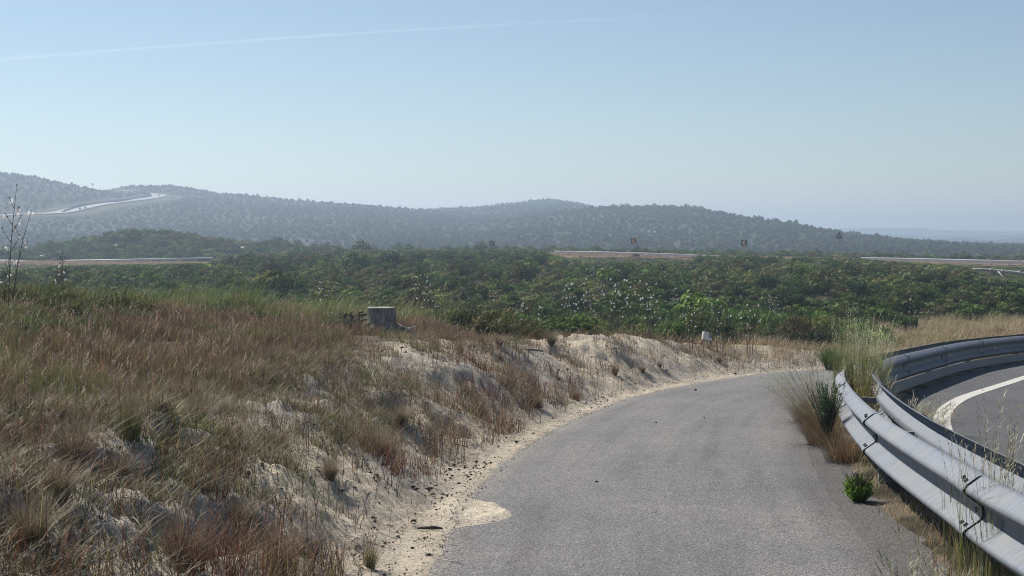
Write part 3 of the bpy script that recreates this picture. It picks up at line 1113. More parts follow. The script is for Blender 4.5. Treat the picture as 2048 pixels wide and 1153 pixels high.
bx, by = darts(9000, 20, 46, R1, .86, (-.40, .40), ok_near)
o_ = np.argsort(by)
bx, by = bx[o_], by[o_]
N_IND = 292
bz = ground_z(bx, by, False)
lim = sight_top(bx, by)
lim = np.where(by < 38, np.minimum(lim, HC - (608 - HY) / F * by), lim)
for i in range(min(N_IND, len(bx))):
    kk = R1.choice(6, p=[.24, .14, .2, .17, .13, .12])
    me, lab, grp, w_, h_ = near_kinds[kk]
    s_ = R1.uniform(.62, 1.12)
    o = link('heath_bush', me, None, (bx[i], by[i], bz[i] - .06), R1.uniform(-.6, .6) + (PI if R1.random() < .0 else 0))
    hs = min(s_ * R1.uniform(.6, 1.3), max(.25, (lim[i] - bz[i]) / h_))
    # behind the low bank at the right the scrub stays low
    o.scale = (s_, s_, hs)
    tag(o, lab, 'bush', grp)
rest_near = (bx[N_IND:], by[N_IND:])

# coarser bushes for the distance: one of each stands as a thing of its own, the rest is one mass
mid_src, hill_src = [], []
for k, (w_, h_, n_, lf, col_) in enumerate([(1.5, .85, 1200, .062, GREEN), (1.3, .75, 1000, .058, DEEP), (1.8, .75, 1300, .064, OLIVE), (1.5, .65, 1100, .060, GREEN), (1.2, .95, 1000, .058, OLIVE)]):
    me = bush_mesh('heath_bush', M_BUSH, 600 + k, w_, h_, n_, lf, col_, 7, .0)
    X_, Y_ = -7 + 6.1 * k, 62 + 3 * (k % 2)
    o = link('heath_bush', me, None, (X_, Y_, float(ground_z(np.array([X_]), np.array([Y_]), False)[0]) - .05))
    tag(o, ['low green heath bush', 'dark green heath bush', 'wide olive brown heath bush', 'flat green heath bush', 'tall olive brown heath bush'][k] + ' half way to the far road', 'bush', 'bushes half way to the far road')
    mid_src.append(o)
for k, (w_, h_, n_, lf, col_) in enumerate([(2.4, 1.5, 260, .21, (.050, .066, .026)), (2.9, 1.2, 280, .22, (.062, .072, .032)), (2.0, 1.6, 240, .20, (.040, .054, .024))]):
    me = bush_mesh('hill_bush', M_HILLBUSH, 700 + k, w_, h_, n_, lf, col_, 3, 0, .1, 2.2)
    px = [1100, 820, 560][k]
    x_, y_, z_ = hit(px, 482, 345, 900)
    o = link('hill_bush', me, None, (x_, y_, z_ - .1))
    tag(o, ['large', 'broad', 'upright'][k] + ' bush low on the slope of the scrub covered hills', 'bush', 'bushes on the hills')
    hill_src.append(o)


def mass(name, label, P, rot, scl, vid, sources, mat):
    """one object whose geometry nodes set copies of the source bushes on its points"""
    me = bpy.data.meshes.new(name)
    me.vertices.add(len(P))
    me.vertices.foreach_set('co', np.asarray(P, np.float32).ravel())
    for nm, tp, val in (('rot', 'FLOAT_VECTOR', rot), ('scl', 'FLOAT_VECTOR', scl), ('vid', 'INT', vid)):
        a = me.attributes.new(nm, tp, 'POINT')
        a.data.foreach_set('value' if tp == 'INT' else 'vector', np.asarray(val, np.int32 if tp == 'INT' else np.float32).ravel())
    me.materials.append(mat)
    o = link(name, me)
    tag(o, label, kind='stuff')
    ng = bpy.data.node_groups.new(name + '_spread', 'GeometryNodeTree')
    ng.interface.new_socket('Geometry', in_out='INPUT', socket_type='NodeSocketGeometry')
    ng.interface.new_socket('Geometry', in_out='OUTPUT', socket_type='NodeSocketGeometry')
    gi = ng.nodes.new('NodeGroupInput'); go = ng.nodes.new('NodeGroupOutput')
    iop = ng.nodes.new('GeometryNodeInstanceOnPoints')
    gti = ng.nodes.new('GeometryNodeGeometryToInstance')
    for s_ in reversed(sources):
        oi = ng.nodes.new('GeometryNodeObjectInfo')
        oi.inputs['Object'].default_value = s_
        oi.transform_space = 'ORIGINAL'
        ng.links.new(oi.outputs['Geometry'], gti.inputs[0])
    at_ = {}
    for nm, tp in (('rot', 'FLOAT_VECTOR'), ('scl', 'FLOAT_VECTOR'), ('vid', 'INT')):
        na = ng.nodes.new('GeometryNodeInputNamedAttribute')
        na.data_type = tp
        na.inputs['Name'].default_value = nm
        at_[nm] = na.outputs['Attribute']
    ng.links.new(gi.outputs[0], iop.inputs['Points'])
    ng.links.new(gti.outputs[0], iop.inputs['Instance'])
    iop.inputs['Pick Instance'].default_value = True
    ng.links.new(at_['vid'], iop.inputs['Instance Index'])
    e2r = ng.nodes.new('FunctionNodeEulerToRotation')
    ng.links.new(at_['rot'], e2r.inputs[0])
    ng.links.new(e2r.outputs[0], iop.inputs['Rotation'])
    ng.links.new(at_['scl'], iop.inputs['Scale'])
    ng.links.new(iop.outputs[0], go.inputs[0])
    md = o.modifiers.new('spread', 'NODES')
    md.node_group = ng
    return o


# the middle distance
def ok_mid(X, Y):
    a, b = heath_ok(X, Y)
    a = a & ~b & (Y > 20)
    f = fbm(X / 5, Y / 7, 411, 3)
    v = (Y > 143 + 3 * f) & (Y < 176) & ((X > 3) | ((X < -35) & (Y > 160)))
    return a & ~v & (f > -.80)


mx, my = darts(60000, 45, 262, R1, lambda y: 1.0 + .0028 * y, (-.41, .41), ok_mid)
ex, ey = darts(9000, 198, 252, R1, .95, (-.40, -.12))
mx = np.concatenate([rest_near[0], mx, ex]); my = np.concatenate([rest_near[1], my, ey])
# the sand scars on the mound stay open
keep = np.ones(len(mx), bool)
for (px_, py_, rx_, ry_) in ((480, 218, 3.4, 7), (505, 219, 2.4, 5), (85, 205, 3.2, 8), (245, 212, 1.3, 6), (100, 203, 2.4, 5)):
    dd_ = ((mx - (px_ - CX) / F * py_) / rx_) ** 2 + ((my - py_) / ry_) ** 2
    keep &= ~((dd_ < .8) & (R1.uniform(0, 1, len(mx)) < .8))
mx, my = mx[keep], my[keep]
mz = land_z(mx, my)
mz = np.where(my < 330, ground_z(mx, my, False), mz)
ms = R1.uniform(.55, 1.2, len(mx)) * (1 + .25 * sstep(100, 220, my)) * np.where(R1.uniform(0, 1, len(mx)) < .07, 1.55, 1)
mh = ms * R1.uniform(.6, 1.35, len(mx))
lim = sight_top(mx, my)
hh = np.array([.85, .75, .75, .65, .95])
zone = fbm(mx / 14, my / 22, 421, 3)
pr = R1.uniform(0, 1, len(mx)) + zone * .45
vid = np.where(pr < .18, 2, np.where(pr < .38, 4, np.where(pr < .58, 1, np.where(pr < .80, 0, 3))))
lim = np.where((my > 152) & (mx > -20), HC - (498 - HY) / F * my, lim)
room = np.where((my < 200) & (mx > -20) | (my < 152) | ((mx < -28) & (my < 188)), (lim - mz + .05) / hh[vid], 9)
mh = np.minimum(mh, np.clip(room, .22, 9))
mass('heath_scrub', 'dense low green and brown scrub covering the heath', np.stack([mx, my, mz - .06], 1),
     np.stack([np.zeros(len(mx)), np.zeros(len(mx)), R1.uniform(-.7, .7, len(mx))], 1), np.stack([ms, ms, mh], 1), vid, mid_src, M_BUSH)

# the hills
hx, hy = darts(150000, 338, 1060, R1, lambda y: 2.0 + .0016 * y, (-.385, .40), None, 1.0)
w_road = np.full(len(hx), 1e9)
for p in RPs:
    w_road = np.minimum(w_road, (hx - p[0]) ** 2 + (hy - p[1]) ** 2)
f = fbm(hx / 30, hy / 45, 431, 3)
kp = (w_road > 9.0 ** 2) & (f > -.95) & (R1.uniform(0, 1, len(hx)) < .92)
hx, hy = hx[kp], hy[kp]
hz = land_z(hx, hy)
f = f[kp]
hs = R1.uniform(.55, 1.1, len(hx)) * (1 + .12 * f)
big = R1.uniform(0, 1, len(hx)) < .02
hs = np.where(big, hs * 1.5, hs)
# keep the sight of the winding road clear
pxr = hx / hy * F + CX
low = (w_road[kp] < 26 ** 2) & (pxr < 345)
hs = np.where(low, np.minimum(hs, .7), hs)
mass('hill_scrub', 'hazy blue green scrub covering the hills', np.stack([hx, hy, hz - .1], 1),
     np.stack([np.zeros(len(hx)), np.zeros(len(hx)), R1.uniform(0, 6.28, len(hx))], 1), np.stack([hs, hs, hs * R1.uniform(.8, 1.4, len(hx))], 1),
     R1.integers(0, 3, len(hx)), hill_src, M_HILLBUSH)
print('SCRUB', len(bx), len(mx), len(hx))

# small trees on the ridge of the right-hand hill
TREEPX = [(1202, 411, 9), (1228, 409, 11), (1245, 411, 7), (1251, 410, 12), (1274, 410, 9), (1293, 409, 9), (1306, 408, 11), (1331, 408, 9), (1345, 409, 9), (1372, 409, 12),
          (1386, 411, 10), (1400, 413, 11), (1419, 417, 9), (1440, 421, 8), (1466, 428, 8), (1514, 438, 11), (1520, 441, 8), (1579, 455, 8), (1096, 397, 5), (1061, 401, 5),
          (478, 387, 7), (492, 387, 6), (760, 409, 6), (268, 371, 7), (280, 368, 6), (1552, 449, 7), (1482, 432, 7)]
tm = []
for k in range(4):
    r = np.random.default_rng(800 + k)
    tm.append(bush_mesh('crown', M_HILLBUSH, 810 + k, 3.2 + .5 * k, 2.3, 420, .20, (.036, .05, .024), 7, 0, .12, 1.2))
tb = MB(); tb.tube([(0, 0, -.6), (.05, 0, .5), (.16, .03, 1.3)], [.13, .10, .05], 6)
tree0 = None
for i, (px, py, hp) in enumerate(TREEPX):
    # find the ridge under this spot
    Yq = np.linspace(420, 1050, 640); Xq = (px - CX) / F * Yq
    zq = hill_z(Xq, Yq)
    el = (zq - HC) / Yq
    j = int(np.argmax(el))
    y_ = Yq[j] - 4; x_ = (px - CX) / F * y_; z_ = float(hill_z(np.array([x_]), np.array([y_]))[0])
    t = empty('ridge_tree', (x_, y_, z_), R1.uniform(0, 6))
    hgt = max(2.2, hp / F * y_ * 1.15)
    c_ = link('crown', tm[i % 4], t, (0, 0, -hgt * .02)); sx = hgt / 2.2
    c_.scale = (sx * R1.uniform(.75, 1.1), sx, sx)
    if tree0 is None:
        tree0 = tb.build('trunk', M_TWIG, t)
    else:
        k_ = tree0.copy(); C.objects.link(k_); k_.parent = t
    tag(t, 'small dark tree standing out on the skyline of the hills', 'tree', 'small trees along the hill ridges')

# ------------------------------------------------------------------ grass on the bank
RED = (.125, .048, .030); PURP = (.105, .056, .046); STR = (.36, .265, .14); OLV = (.125, .120, .042); BRN = (.135, .085, .046); GRN = (.115, .165, .040)
PALE = (.46, .39, .27); GREY = (.20, .175, .13); LIME = (.20, .25, .055)
R2 = np.random.default_rng(202)


def patch(cols, wts, X, Y, r, v=.2, h=.06, sx=.30, sy=.42, seed=900, mixr=.42):
    """colours that hold together over a clump"""
    u = .5 + .5 * fbm(X / sx, Y / sy, seed, 2) * .9
    u = np.argsort(np.argsort(u)) / max(1, len(u))
    u = np.clip(u + mixr * (r.uniform(0, 1, len(X)) - .5) * r.uniform(0, 1, len(X)) * 2, 0, .9999)
    cw = np.cumsum(np.array(wts) / np.sum(wts))
    k = np.minimum(np.searchsorted(cw, u), len(cols) - 1)
    n = len(X)
    return np.array(cols)[k] * (1 + v * r.normal(size=(n, 1)).clip(-2, 2)) * (1 + h * r.normal(size=(n, 3)).clip(-2, 2))


def sward(name, label, n, y0, y1, dens, hr, lean, w, cols, wts, segs=3, bias=.18, p=.25, tx=(-.40, .40), tip=None, heads=0.0, mat=None, hfun=None, cfun=None, jit=.25, headcol=PALE, clump=0.0, headsize=.022):
    X, Y = fan_scatter(n, y0, y1, R2, tx, p)
    if clump:
        m_ = max(1, n // 14)
        cx_, cy_ = X[:m_], Y[:m_]
        k_ = R2.integers(0, m_, n)
        X = cx_[k_] + R2.normal(0, clump, n); Y = cy_[k_] + R2.normal(0, clump, n)
    s, yn = signed_dist(X, Y, LEFT); q, _ = signed_dist(X, Y, OUTER[::3]); q = -q
    d = dens(X, Y, s, yn, q)
    k = R2.uniform(0, 1, n) < d
    X, Y, s, yn, q = X[k], Y[k], s[k], yn[k], q[k]
    m_ = len(X)
    Z = ground_z(X, Y, False)
    az = R2.uniform(0, 2 * PI, m_)
    ln = R2.uniform(*lean, m_)
    dx = np.cos(az) * ln + bias; dy = np.sin(az) * ln
    az = np.arctan2(dy, dx); ln = np.hypot(dx, dy)
    h = R2.uniform(*hr, m_)
    if hfun is not None: h = h * hfun(X, Y, s, yn)
    c = patch(cols, wts, X, Y, R2, jit) if cfun is None else cfun(X, Y, s, m_)
    P = Pile()
    base = np.stack([X, Y, Z - .015], 1)
    tc = None if tip is None else c * (1 - .6) + np.array(tip) * .6
    P.add(*blades(base, az, h, ln, w * R2.uniform(.7, 1.4, m_), c, segs, tipcol=tc))
    if heads:
        k = R2.uniform(0, 1, m_) < heads
        mm = int(k.sum())
        hh_ = h[k] * R2.uniform(1.15, 1.5, mm)
        hc = jcol(headcol, mm, R2, .25)
        P.add(*blades(base[k], az[k], hh_, ln[k] * .8, np.full(mm, w * .55), c[k] * .9 + .02, 3))
        seeded(P, base[k], az[k], hh_, ln[k] * .8, hc, R2, 9, headsize, w * 1.1)
    o = link(name, P.mesh(name, mat or M_GRASS))
    tag(o, label, kind='stuff')
    print(name, m_)
    return o


def nz(X, Y, sx, sy, seed, a, b): return sstep(a, b, fbm(X / sx, Y / sy, seed, 3))


def plat_edge(X, Y, s): return s + .45 * fbm(X / 1.1, Y / 1.5, 501, 3)


def on_plateau(X, Y, s, yn, q):
    e = plat_edge(X, Y, s)
    d = sstep(1.75, 2.35, e) * sstep(31, 27, yn) * (s < 13)
    d = d * np.where(X > -.6, sstep(4.2, 3.0, s), 1) * (q < -2.6) * sstep(27.5, 25.5, Y - .0 * X)
    d = d * (1 - .75 * np.exp(-((X + 1.72) / .42) ** 2 - ((Y - 18.4) / 1.5) ** 2))
    return d * (.45 + .55 * nz(X, Y, .9, 1.3, 503, -.45, .15))


def tall_mix(X, Y, s, m_):
    far = sstep(12, 16.5, Y + 1.5 * fbm(X / 2, Y / 3, 505, 2))
    g = nz(X, Y, 1.2, 1.8, 507, .0, .5) * sstep(-.6, -2.2, X)
    c1 = patch([RED, BRN, STR, OLV, GREY, PURP, (.065, .045, .032)], [.18, .17, .17, .24, .06, .08, .10], X, Y, R2, .22)
    c2 = patch([PURP, RED, BRN, (.08, .05, .042), STR], [.34, .26, .18, .12, .10], X, Y, R2, .22, seed=910)
    c = np.where((R2.uniform(0, 1, m_) < far)[:, None], c2, c1)
    c3 = pick([GRN, OLV, LIME], [.4, .4, .2], m_, R2, .25)
    return np.where((R2.uniform(0, 1, m_) < g * .75)[:, None], c3, c)


sward('dry_grass', 'dense reddish brown dry grass on top of the sandy bank', 430000, 4.6, 28, on_plateau, (.06, .25), (.0, .75), .0064, None, None,
      3, .05, .35, tip=(.33, .235, .15), heads=.03, cfun=tall_mix, headcol=(.42, .33, .25), clump=.05, hfun=lambda X, Y, s, yn: np.clip(.72 + .3 * sstep(2.2, 3.4, s) + .42 * fbm(X / .6, Y / .8, 509, 3), .3, 1.6))


def on_mat(X, Y, s, yn, q):
    band = sstep(.62, 1.15, plat_edge(X, Y, s)) * sstep(3.4, 2.4, s) * (q < -2.4)
    near = sstep(17.2, 14.5, Y)
    p = .26 + .14 * sstep(9, 6.5, Y) + .74 * nz(X, Y, .6, .8, 511, -.50, -.05)
    far = .62 * nz(X, Y, .5, .9, 513, -.15, .3) * sstep(30, 28, Y)
    return band * np.maximum(near * p, far)


sward('matted_grass', 'tangled grey olive grass hanging over the lip of the sandy bank', 560000, 4.6, 30, on_mat, (.05, .18), (.3, 1.5), .0055,
      [GREY, OLV, BRN, (.085, .075, .05), STR, PURP, GRN], [.12, .34, .13, .17, .08, .05, .11], 4, .10, .3, tip=(.24, .205, .11), clump=.05)


def on_toe(X, Y, s, yn, q):
    band = sstep(.26, .6, s) * sstep(2.3, 1.3, s) * (q < -2.4)
    p = nz(X, Y, .45, .6, 521, -.20, .35)
    thick = np.exp(-((Y - 17.4) / 2.6) ** 2) * sstep(.2, .45, s) * sstep(1.3, .8, s) * 1.0
    farthin = lerp(1, .7, sstep(19.5, 22, Y))
    return np.clip(band * (p * .6 + .10) * farthin + thick * nz(X, Y, .5, .7, 523, -.35, .15), 0, 1) * sstep(31, 29, Y)


sward('red_stalks', 'thin reddish brown stalks standing on the sandy slope beside the path', 260000, 4.6, 31, on_toe, (.08, .34), (.05, 1.15), .0048,
      [RED, (.17, .078, .052), BRN, STR, OLV, PURP], [.24, .14, .26, .13, .11, .12], 3, .10, .3, heads=.10, headcol=(.25, .14, .10), clump=.045, headsize=.016)


def on_green(X, Y, s, yn, q):
    f = fbm(X / 1.6, Y / 2.2, 531, 3)
    d = sstep(20.5, 23.5, Y + 2.0 * f + .25 * (X + 4)) * sstep(31, 29, Y) * sstep(-.8, -2.0, X) * (s > 2.2)
    return d * (.12 + .88 * sstep(-.25, .25, fbm(X / .7, Y / 1.2, 533, 3)))


sward('green_grass', 'tall green and yellowish grass leaning right along the back of the bank', 100000, 17, 32, on_green, (.22, .62), (.1, .6), .0075,
      [GRN, OLV, LIME, (.06, .095, .03), STR], [.36, .16, .16, .26, .06], 4, .38, .6, tip=(.25, .30, .10), heads=.02, headcol=(.5, .46, .36), clump=.10, hfun=lambda X, Y, s, yn: np.clip(.8 + .6 * fbm(X / .9, Y / 1.4, 535, 3), .3, 1.5))


def on_meadow(X, Y, s, yn, q):
    f = fbm(X / 1.8, Y / 2.6, 541, 3)
    d = sstep(.245, .27, X / Y + .01 * f) * sstep(30, 32, Y) * sstep(56, 47, Y + 5 * f) * (s > .35)
    strip_ = (s > .3) * sstep(3.2, 2.2, s + .4 * f) * sstep(26.6, 28.4, yn) * (Y < 44)
    return np.maximum(d, strip_) * (.35 + .65 * sstep(-.4, .3, f))


def mead_mix(X, Y, s, m_):
    g = nz(X, Y, 2.2, 3, 543, -.1, .5) * sstep(30, 36, Y)
    c = patch([STR, PALE, BRN, (.26, .19, .10), (.22, .13, .085)], [.36, .14, .16, .22, .12], X, Y, R2, .22, sx=.9, sy=1.4)
    c3 = pick([(.22, .22, .075), OLV, STR], [.5, .25, .25], m_, R2, .22)
    return np.where((R2.uniform(0, 1, m_) < g * .8)[:, None], c3, c)


sward('meadow_grass', 'yellowed dry meadow grass beyond the bend of the path', 120000, 26.5, 56, on_meadow, (.08, .40), (.1, 1.2), .0095, None, None, 3, .3, 1.0,
      tx=(.02, .42), tip=PALE, heads=.02, cfun=mead_mix, clump=.12)


def on_feet(X, Y, s, yn, q):
    a = np.exp(-((q - .16) / .14) ** 2) * .8 + sstep(-.26, -.16, q) * sstep(.34, .2, q) * .35
    c_ = nz(X, Y, .35, .6, 551, -.1, .35)
    return a * c_ * (Y < 28)


sward('verge_grass', 'straw and green grass growing round the feet of the guard rail', 60000, 4.6, 28, on_feet, (.06, .26), (.1, 1.1), .0042,
      [STR, BRN, OLV, GRN, PALE, RED], [.28, .2, .18, .16, .1, .08], 4, .05, .2, tx=(.12, .40), tip=PALE)

# bits lying on the sand: dark clods, chips of bark and twigs
n_ = 24000
X, Y = fan_scatter(n_, 4.6, 31, R2, (-.40, .30), .3)
s, yn = signed_dist(X, Y, LEFT)
q, _ = signed_dist(X, Y, OUTER[::3])
k = (s > .12) & (s < 3.2) & (R2.uniform(0, 1, n_) < .25 + .75 * nz(X, Y, .6, .9, 561, -.1, .4)) & (-q < -2.4)
X, Y = X[k], Y[k]
Z = ground_z(X, Y)
ic = np.array([(0, 0, 1), (.9, 0, .3), (.28, .85, .3), (-.73, .53, .2), (-.73, -.53, .35), (.28, -.85, .25), (0, 0, -.6)])
fi = np.array([(0, 1, 2), (0, 2, 3), (0, 3, 4), (0, 4, 5), (0, 5, 1), (6, 2, 1), (6, 3, 2), (6, 4, 3), (6, 5, 4), (6, 1, 5)])
m_ = len(X)
sz = R2.uniform(.005, .017, m_) * np.where(R2.uniform(0, 1, m_) < .02, 1.9, 1)
V = ic[None] * (1 + .4 * R2.normal(size=(m_, 7, 3))) * (sz[:, None] * np.array([[1.2, 1.2, .8]]))[:, None, :]
V = V + np.stack([X, Y, Z + sz * .35], 1)[:, None]
cc = pick([(.06, .05, .04), (.18, .15, .12), (.33, .28, .22)], [.5, .3, .2], m_, R2)
me = mesh_np('soil_clods', V.reshape(-1, 3), [(np.arange(m_) * 7)[:, None, None].repeat(10, 1).reshape(-1, 1) + np.tile(fi, (m_, 1))], M_GRASS, np.repeat(cc, 7, 0))
tag(link('soil_clods', me), 'small dark clods and chips of bark scattered on the sand', kind='stuff')
n_ = 60000
X, Y = fan_scatter(n_, 5, 30, R2, (-.2, .30), .3)
s, yn = signed_dist(X, Y, LEFT)
k = (s > -.04) & (s < .75) & (R2.uniform(0, 1, n_) < sstep(.75, .1, s) * (.3 + .7 * sstep(-.2, .3, fbm(X / .3, Y / .5, 571, 2))))
X, Y = X[k], Y[k]; m_ = len(X)
Z = ground_z(X, Y); Z = np.where(s[k] < .02, np.maximum(Z, zp(Y) + .004), Z)
sz = R2.uniform(.003, .0085, m_)
V = ic[None] * (1 + .3 * R2.normal(size=(m_, 7, 3))) * sz[:, None, None]
V = V + np.stack([X, Y, Z + sz * .4], 1)[:, None]
cc = pick([(.60, .54, .44), (.34, .30, .25), (.13, .11, .09)], [.5, .3, .2], m_, R2)
me = mesh_np('gravel', V.reshape(-1, 3), [(np.arange(m_) * 7)[:, None, None].repeat(10, 1).reshape(-1, 1) + np.tile(fi, (m_, 1))], M_GRASS, np.repeat(cc, 7, 0))
tag(link('gravel', me), 'fine pale gravel along the left edge of the path', kind='stuff')
n_ = 14000
X, Y = fan_scatter(n_, 5, 30, R2, (-.40, .30), .3)
s, yn = signed_dist(X, Y, LEFT)
k = (s > .25) & (s < 2.6) & (R2.uniform(0, 1, n_) < .8)
X, Y = X[k], Y[k]; m_ = len(X)
Z = ground_z(X, Y) + R2.uniform(.008, .035, m_)
c = pick([(.12, .095, .075), (.30, .26, .21), (.07, .055, .05)], [.45, .3, .25], m_, R2)
P = Pile()
L_ = R2.uniform(.08, .34, m_)
P.add(*blades(np.stack([X, Y, Z], 1), R2.uniform(0, 6.28, m_), L_ * .22, R2.uniform(3.5, 5, m_), R2.uniform(.004, .009, m_), c, 3, droop=.9, face=None))
tag(link('twig_litter', P.mesh('twig_litter', M_GRASS)), 'fine dead twigs lying on the sandy slope', kind='stuff')

# ------------------------------------------------------------------ plants that stand out one by one
def gz(x, y): return float(ground_z(np.array([float(x)]), np.array([float(y)]), False)[0])


def ground_hit(px, py, y0=4.0, y1=60.0):
    Y = np.linspace(y0, y1, 3000); X = (px - CX) / F * Y
    d = HC - (py - HY) / F * Y - ground_z(X, Y, False)
    i = int(np.argmax(d < 0))
    return X[i], Y[i], gz(X[i], Y[i])


TUS = [tuft_mesh('grass_tussock', M_GRASS, 900 + k, n_, h_, sp_, c_, w_, .0036, 4, (.1, 1.25), (.03, .03, .035, .05, .10)[k], .06, tip=(.30, .24, .17)) for k, (n_, h_, sp_, c_, w_) in enumerate([
    (420, .36, .85, [(.085, .055, .04), RED, BRN, OLV], [.45, .2, .2, .15]),
    (360, .22, 1.15, [(.075, .055, .045), PURP, BRN], [.5, .3, .2]),
    (420, .30, .9, [OLV, BRN, (.07, .06, .04), GRN], [.35, .3, .25, .1]),
    (300, .40, .5, [GRN, LIME, OLV, STR], [.4, .2, .25, .15]),
    (300, .34, .5, [RED, (.20, .085, .055), BRN], [.5, .3, .2]),
])]
TUSSOCKS = [  # pixel of the root, kind, size, label
    (150, 945, 0, 1.15, 'big dark brown tussock standing alone high on the near sandy bank'),
    (238, 962, 1, 1.0, 'small dark tussock just right of and below the big brown tussock on the near bank'),
    (395, 850, 2, 1.0, 'dark olive tussock in the matted grass at the edge of the near bank top'),
    (262, 880, 3, .95, 'bright green and yellow grass clump right of the big brown tussock'),
    (505, 640, 3, .8, 'green grass clump in the reddish grass left of the stump'),
    (372, 1135, 4, .95, 'brick red upright clump at the foot of the near sandy slope'),
    (560, 1140, 4, .85, 'brick red clump on the sand at the bottom of the bank close to the path'),
    (760, 910, 4, .8, 'brick red clump half way down the slope left of the sand spill'),
    (740, 1140, 3, .55, 'small fresh green clump on the gravel beside the path'),
    (480, 1060, 2, .8, 'olive clump beneath the shaded hollow on the near slope'),
    (120, 1000, 2, .8, 'olive tussock below the big brown tussock'),
    (870, 700, 1, .9, 'brown tussock at the left end of the bare sand crest'),
    (920, 706, 2, .85, 'dark tussock on the sand crest right of the stump'),
    (998, 690, 1, 1.0, 'purplish tussock on the crest of the bare sand face'),
    (1102, 692, 2, 1.2, 'broad dark tussock on top of the bare sand face'),
    (1150, 800, 4, .8, 'dense red clump at the foot of the far sand face'),
    (1075, 815, 4, .75, 'red clump beside the path where the bank turns'),
    (960, 830, 4, .85, 'red brown clump at the toe of the bank above the sand spill'),
    (1000, 720, 1, .6, 'tiny dark tussock alone on the bare sand face'),
    (1320, 735, 1, .7, 'low brown clump near the right end of the sand face'),
    (1230, 750, 2, .9, 'grey brown clump in the middle of the far sand face'),
    (1285, 745, 1, .8, 'dark low clump in a shaded gully of the far sand face'),
    (1440, 725, 1, .8, 'dark clump below the white topped marker post'),
    (660, 960, 2, .75, 'olive clump on the pale slope left of the sand spill'),
    (800, 850, 2, .9, 'dark olive clump under the lip of the bank'),
    (722, 664, 1, 1.0, 'purplish tuft between the stump and the root lump'),
    (60, 1100, 2, 1.0, 'olive clump in the bottom left corner of the bank'),
    (20, 690, 3, .7, 'yellow green clump among reddish grass at the left edge'),
    (65, 735, 3, .6, 'lime green clump left of the reddish grass'),
]
for (px, py, k, sc_, lab) in TUSSOCKS:
    x, y, z = ground_hit(px, py)
    o = link('grass_tussock', TUS[k], None, (x, y, z), R2.uniform(-.5, .5))
    o.scale = (sc_,) * 3
    tag(o, lab, 'grass clump', 'grass clumps on the sandy bank')

# bushes along the back of the plateau, left
LB = [bush_mesh('leafy_bush', M_LEAF, 950 + k, w_, h_, n_, .020, c_, 9, .10, .2, 1.7) for k, (w_, h_, n_, c_) in enumerate([
    (1.0, .50, 2600, (.085, .110, .036)), (.8, .40, 2000, (.100, .105, .040)), (.6, .30, 1500, (.080, .098, .036))])]
LBP = [(20, 640, 1), (75, 655, 2), (130, 640, 1), (168, 668, 2), (225, 640, 2), (60, 690, 2), (515, 650, 2), (-30, 660, 1), (270, 650, 2), (40, 668, 2), (105, 672, 2)] + [(int(-20 + 37 * k), int(612 + 22 * ((k * 7) % 5) / 4), k % 3) for k in range(15)]
for (px, py, k) in LBP:
    x, y, z = ground_hit(px, py)
    o = link('leafy_bush', LB[k], None, (x, y, z - .03), R2.uniform(-.5, .5))
    bs_ = R2.uniform(.6, 1.05) * (1.1 if px < 260 else 1.0); o.scale = (bs_ * 1.2, bs_, bs_ * R2.uniform(.6, 1.0))
    tag(o, 'small leafy bush among the tall grass on top of the left bank', 'bush', 'leafy bushes on the left bank')


def asphodel(base, height, r, stems=1, lean=.0, big=1.0):
    """tall branching stalk with white star flowers near the branch ends"""
    st = MB(); fl = []
    ends = []
    for q in range(stems):
        hh_ = height * (1 if q == 0 else r.uniform(.6, .85))
        off = (q - (stems - 1) / 2) * .05
        ln = lean + r.normal(0, .03) + off * 2
        pts = [Vector((off + ln * t * t * hh_, off * .4, hh_ * t)) for t in np.linspace(0, 1, 9)]
        st.tube(pts, [.0085 - .006 * t for t in np.linspace(0, 1, 9)], 5)
        ends.append((pts[-1], .05))
        nb = int(7 if q == 0 else 3)
        for i in range(nb):
            t = .42 + .5 * i / nb + r.uniform(-.02, .02)
            p0 = Vector((off + ln * t * t * hh_, off * .4, hh_ * t))
            a = (0 if i % 2 else PI) + r.normal(0, .6)
            L_ = hh_ * (.19 - .14 * (t - .4)) * r.uniform(.6, 1.0)
            d = Vector((math.cos(a), math.sin(a) * .7, 0))
            b = [p0 + d * (L_ * .55 * u) + Vector((0, 0, L_ * .85 * u ** 1.25)) for u in (0, .35, .7, 1)]
            st.tube(b, [.0045, .0038, .003, .002], 4)
            ends.append((b[-1], .04))
            for u in (.6, .8):
                if r.random() < .5: ends.append((b[1] * (1 - u) + b[3] * u, .02))
    for (p, rr) in ends:
        for _ in range(3):
            st.tube([p, p + Vector((r.normal(0, .008), r.normal(0, .008), .018))], [.005, .002], 4)
    blooms = MB()
    for (p, rr) in ends:
        for _ in range(1 if r.random() < .45 else 2):
            if r.random() < (.10 if big == 1 else .60): continue
            c = p + Vector((r.normal(0, .012), r.normal(0, .012), -.005 - r.uniform(0, .03)))
            ax = Vector((r.normal(0, .6), -1, r.normal(.25, .5))).normalized()
            u = ax.cross(Vector((0, 0, 1))).normalized(); v = ax.cross(u)
            R_ = r.uniform(.020, .030) * big
            for k in range(6):
                an = 2 * PI * k / 6 + r.uniform(-.15, .15)
                e = u * math.cos(an) + v * math.sin(an); f_ = u * -math.sin(an) + v * math.cos(an)
                tip = c + e * R_ + ax * (R_ * .25)
                mid = c + e * R_ * .55
                blooms.add([c, mid + f_ * R_ * .17, tip, mid - f_ * R_ * .17], [(0, 1, 2, 3)])
    return st, blooms


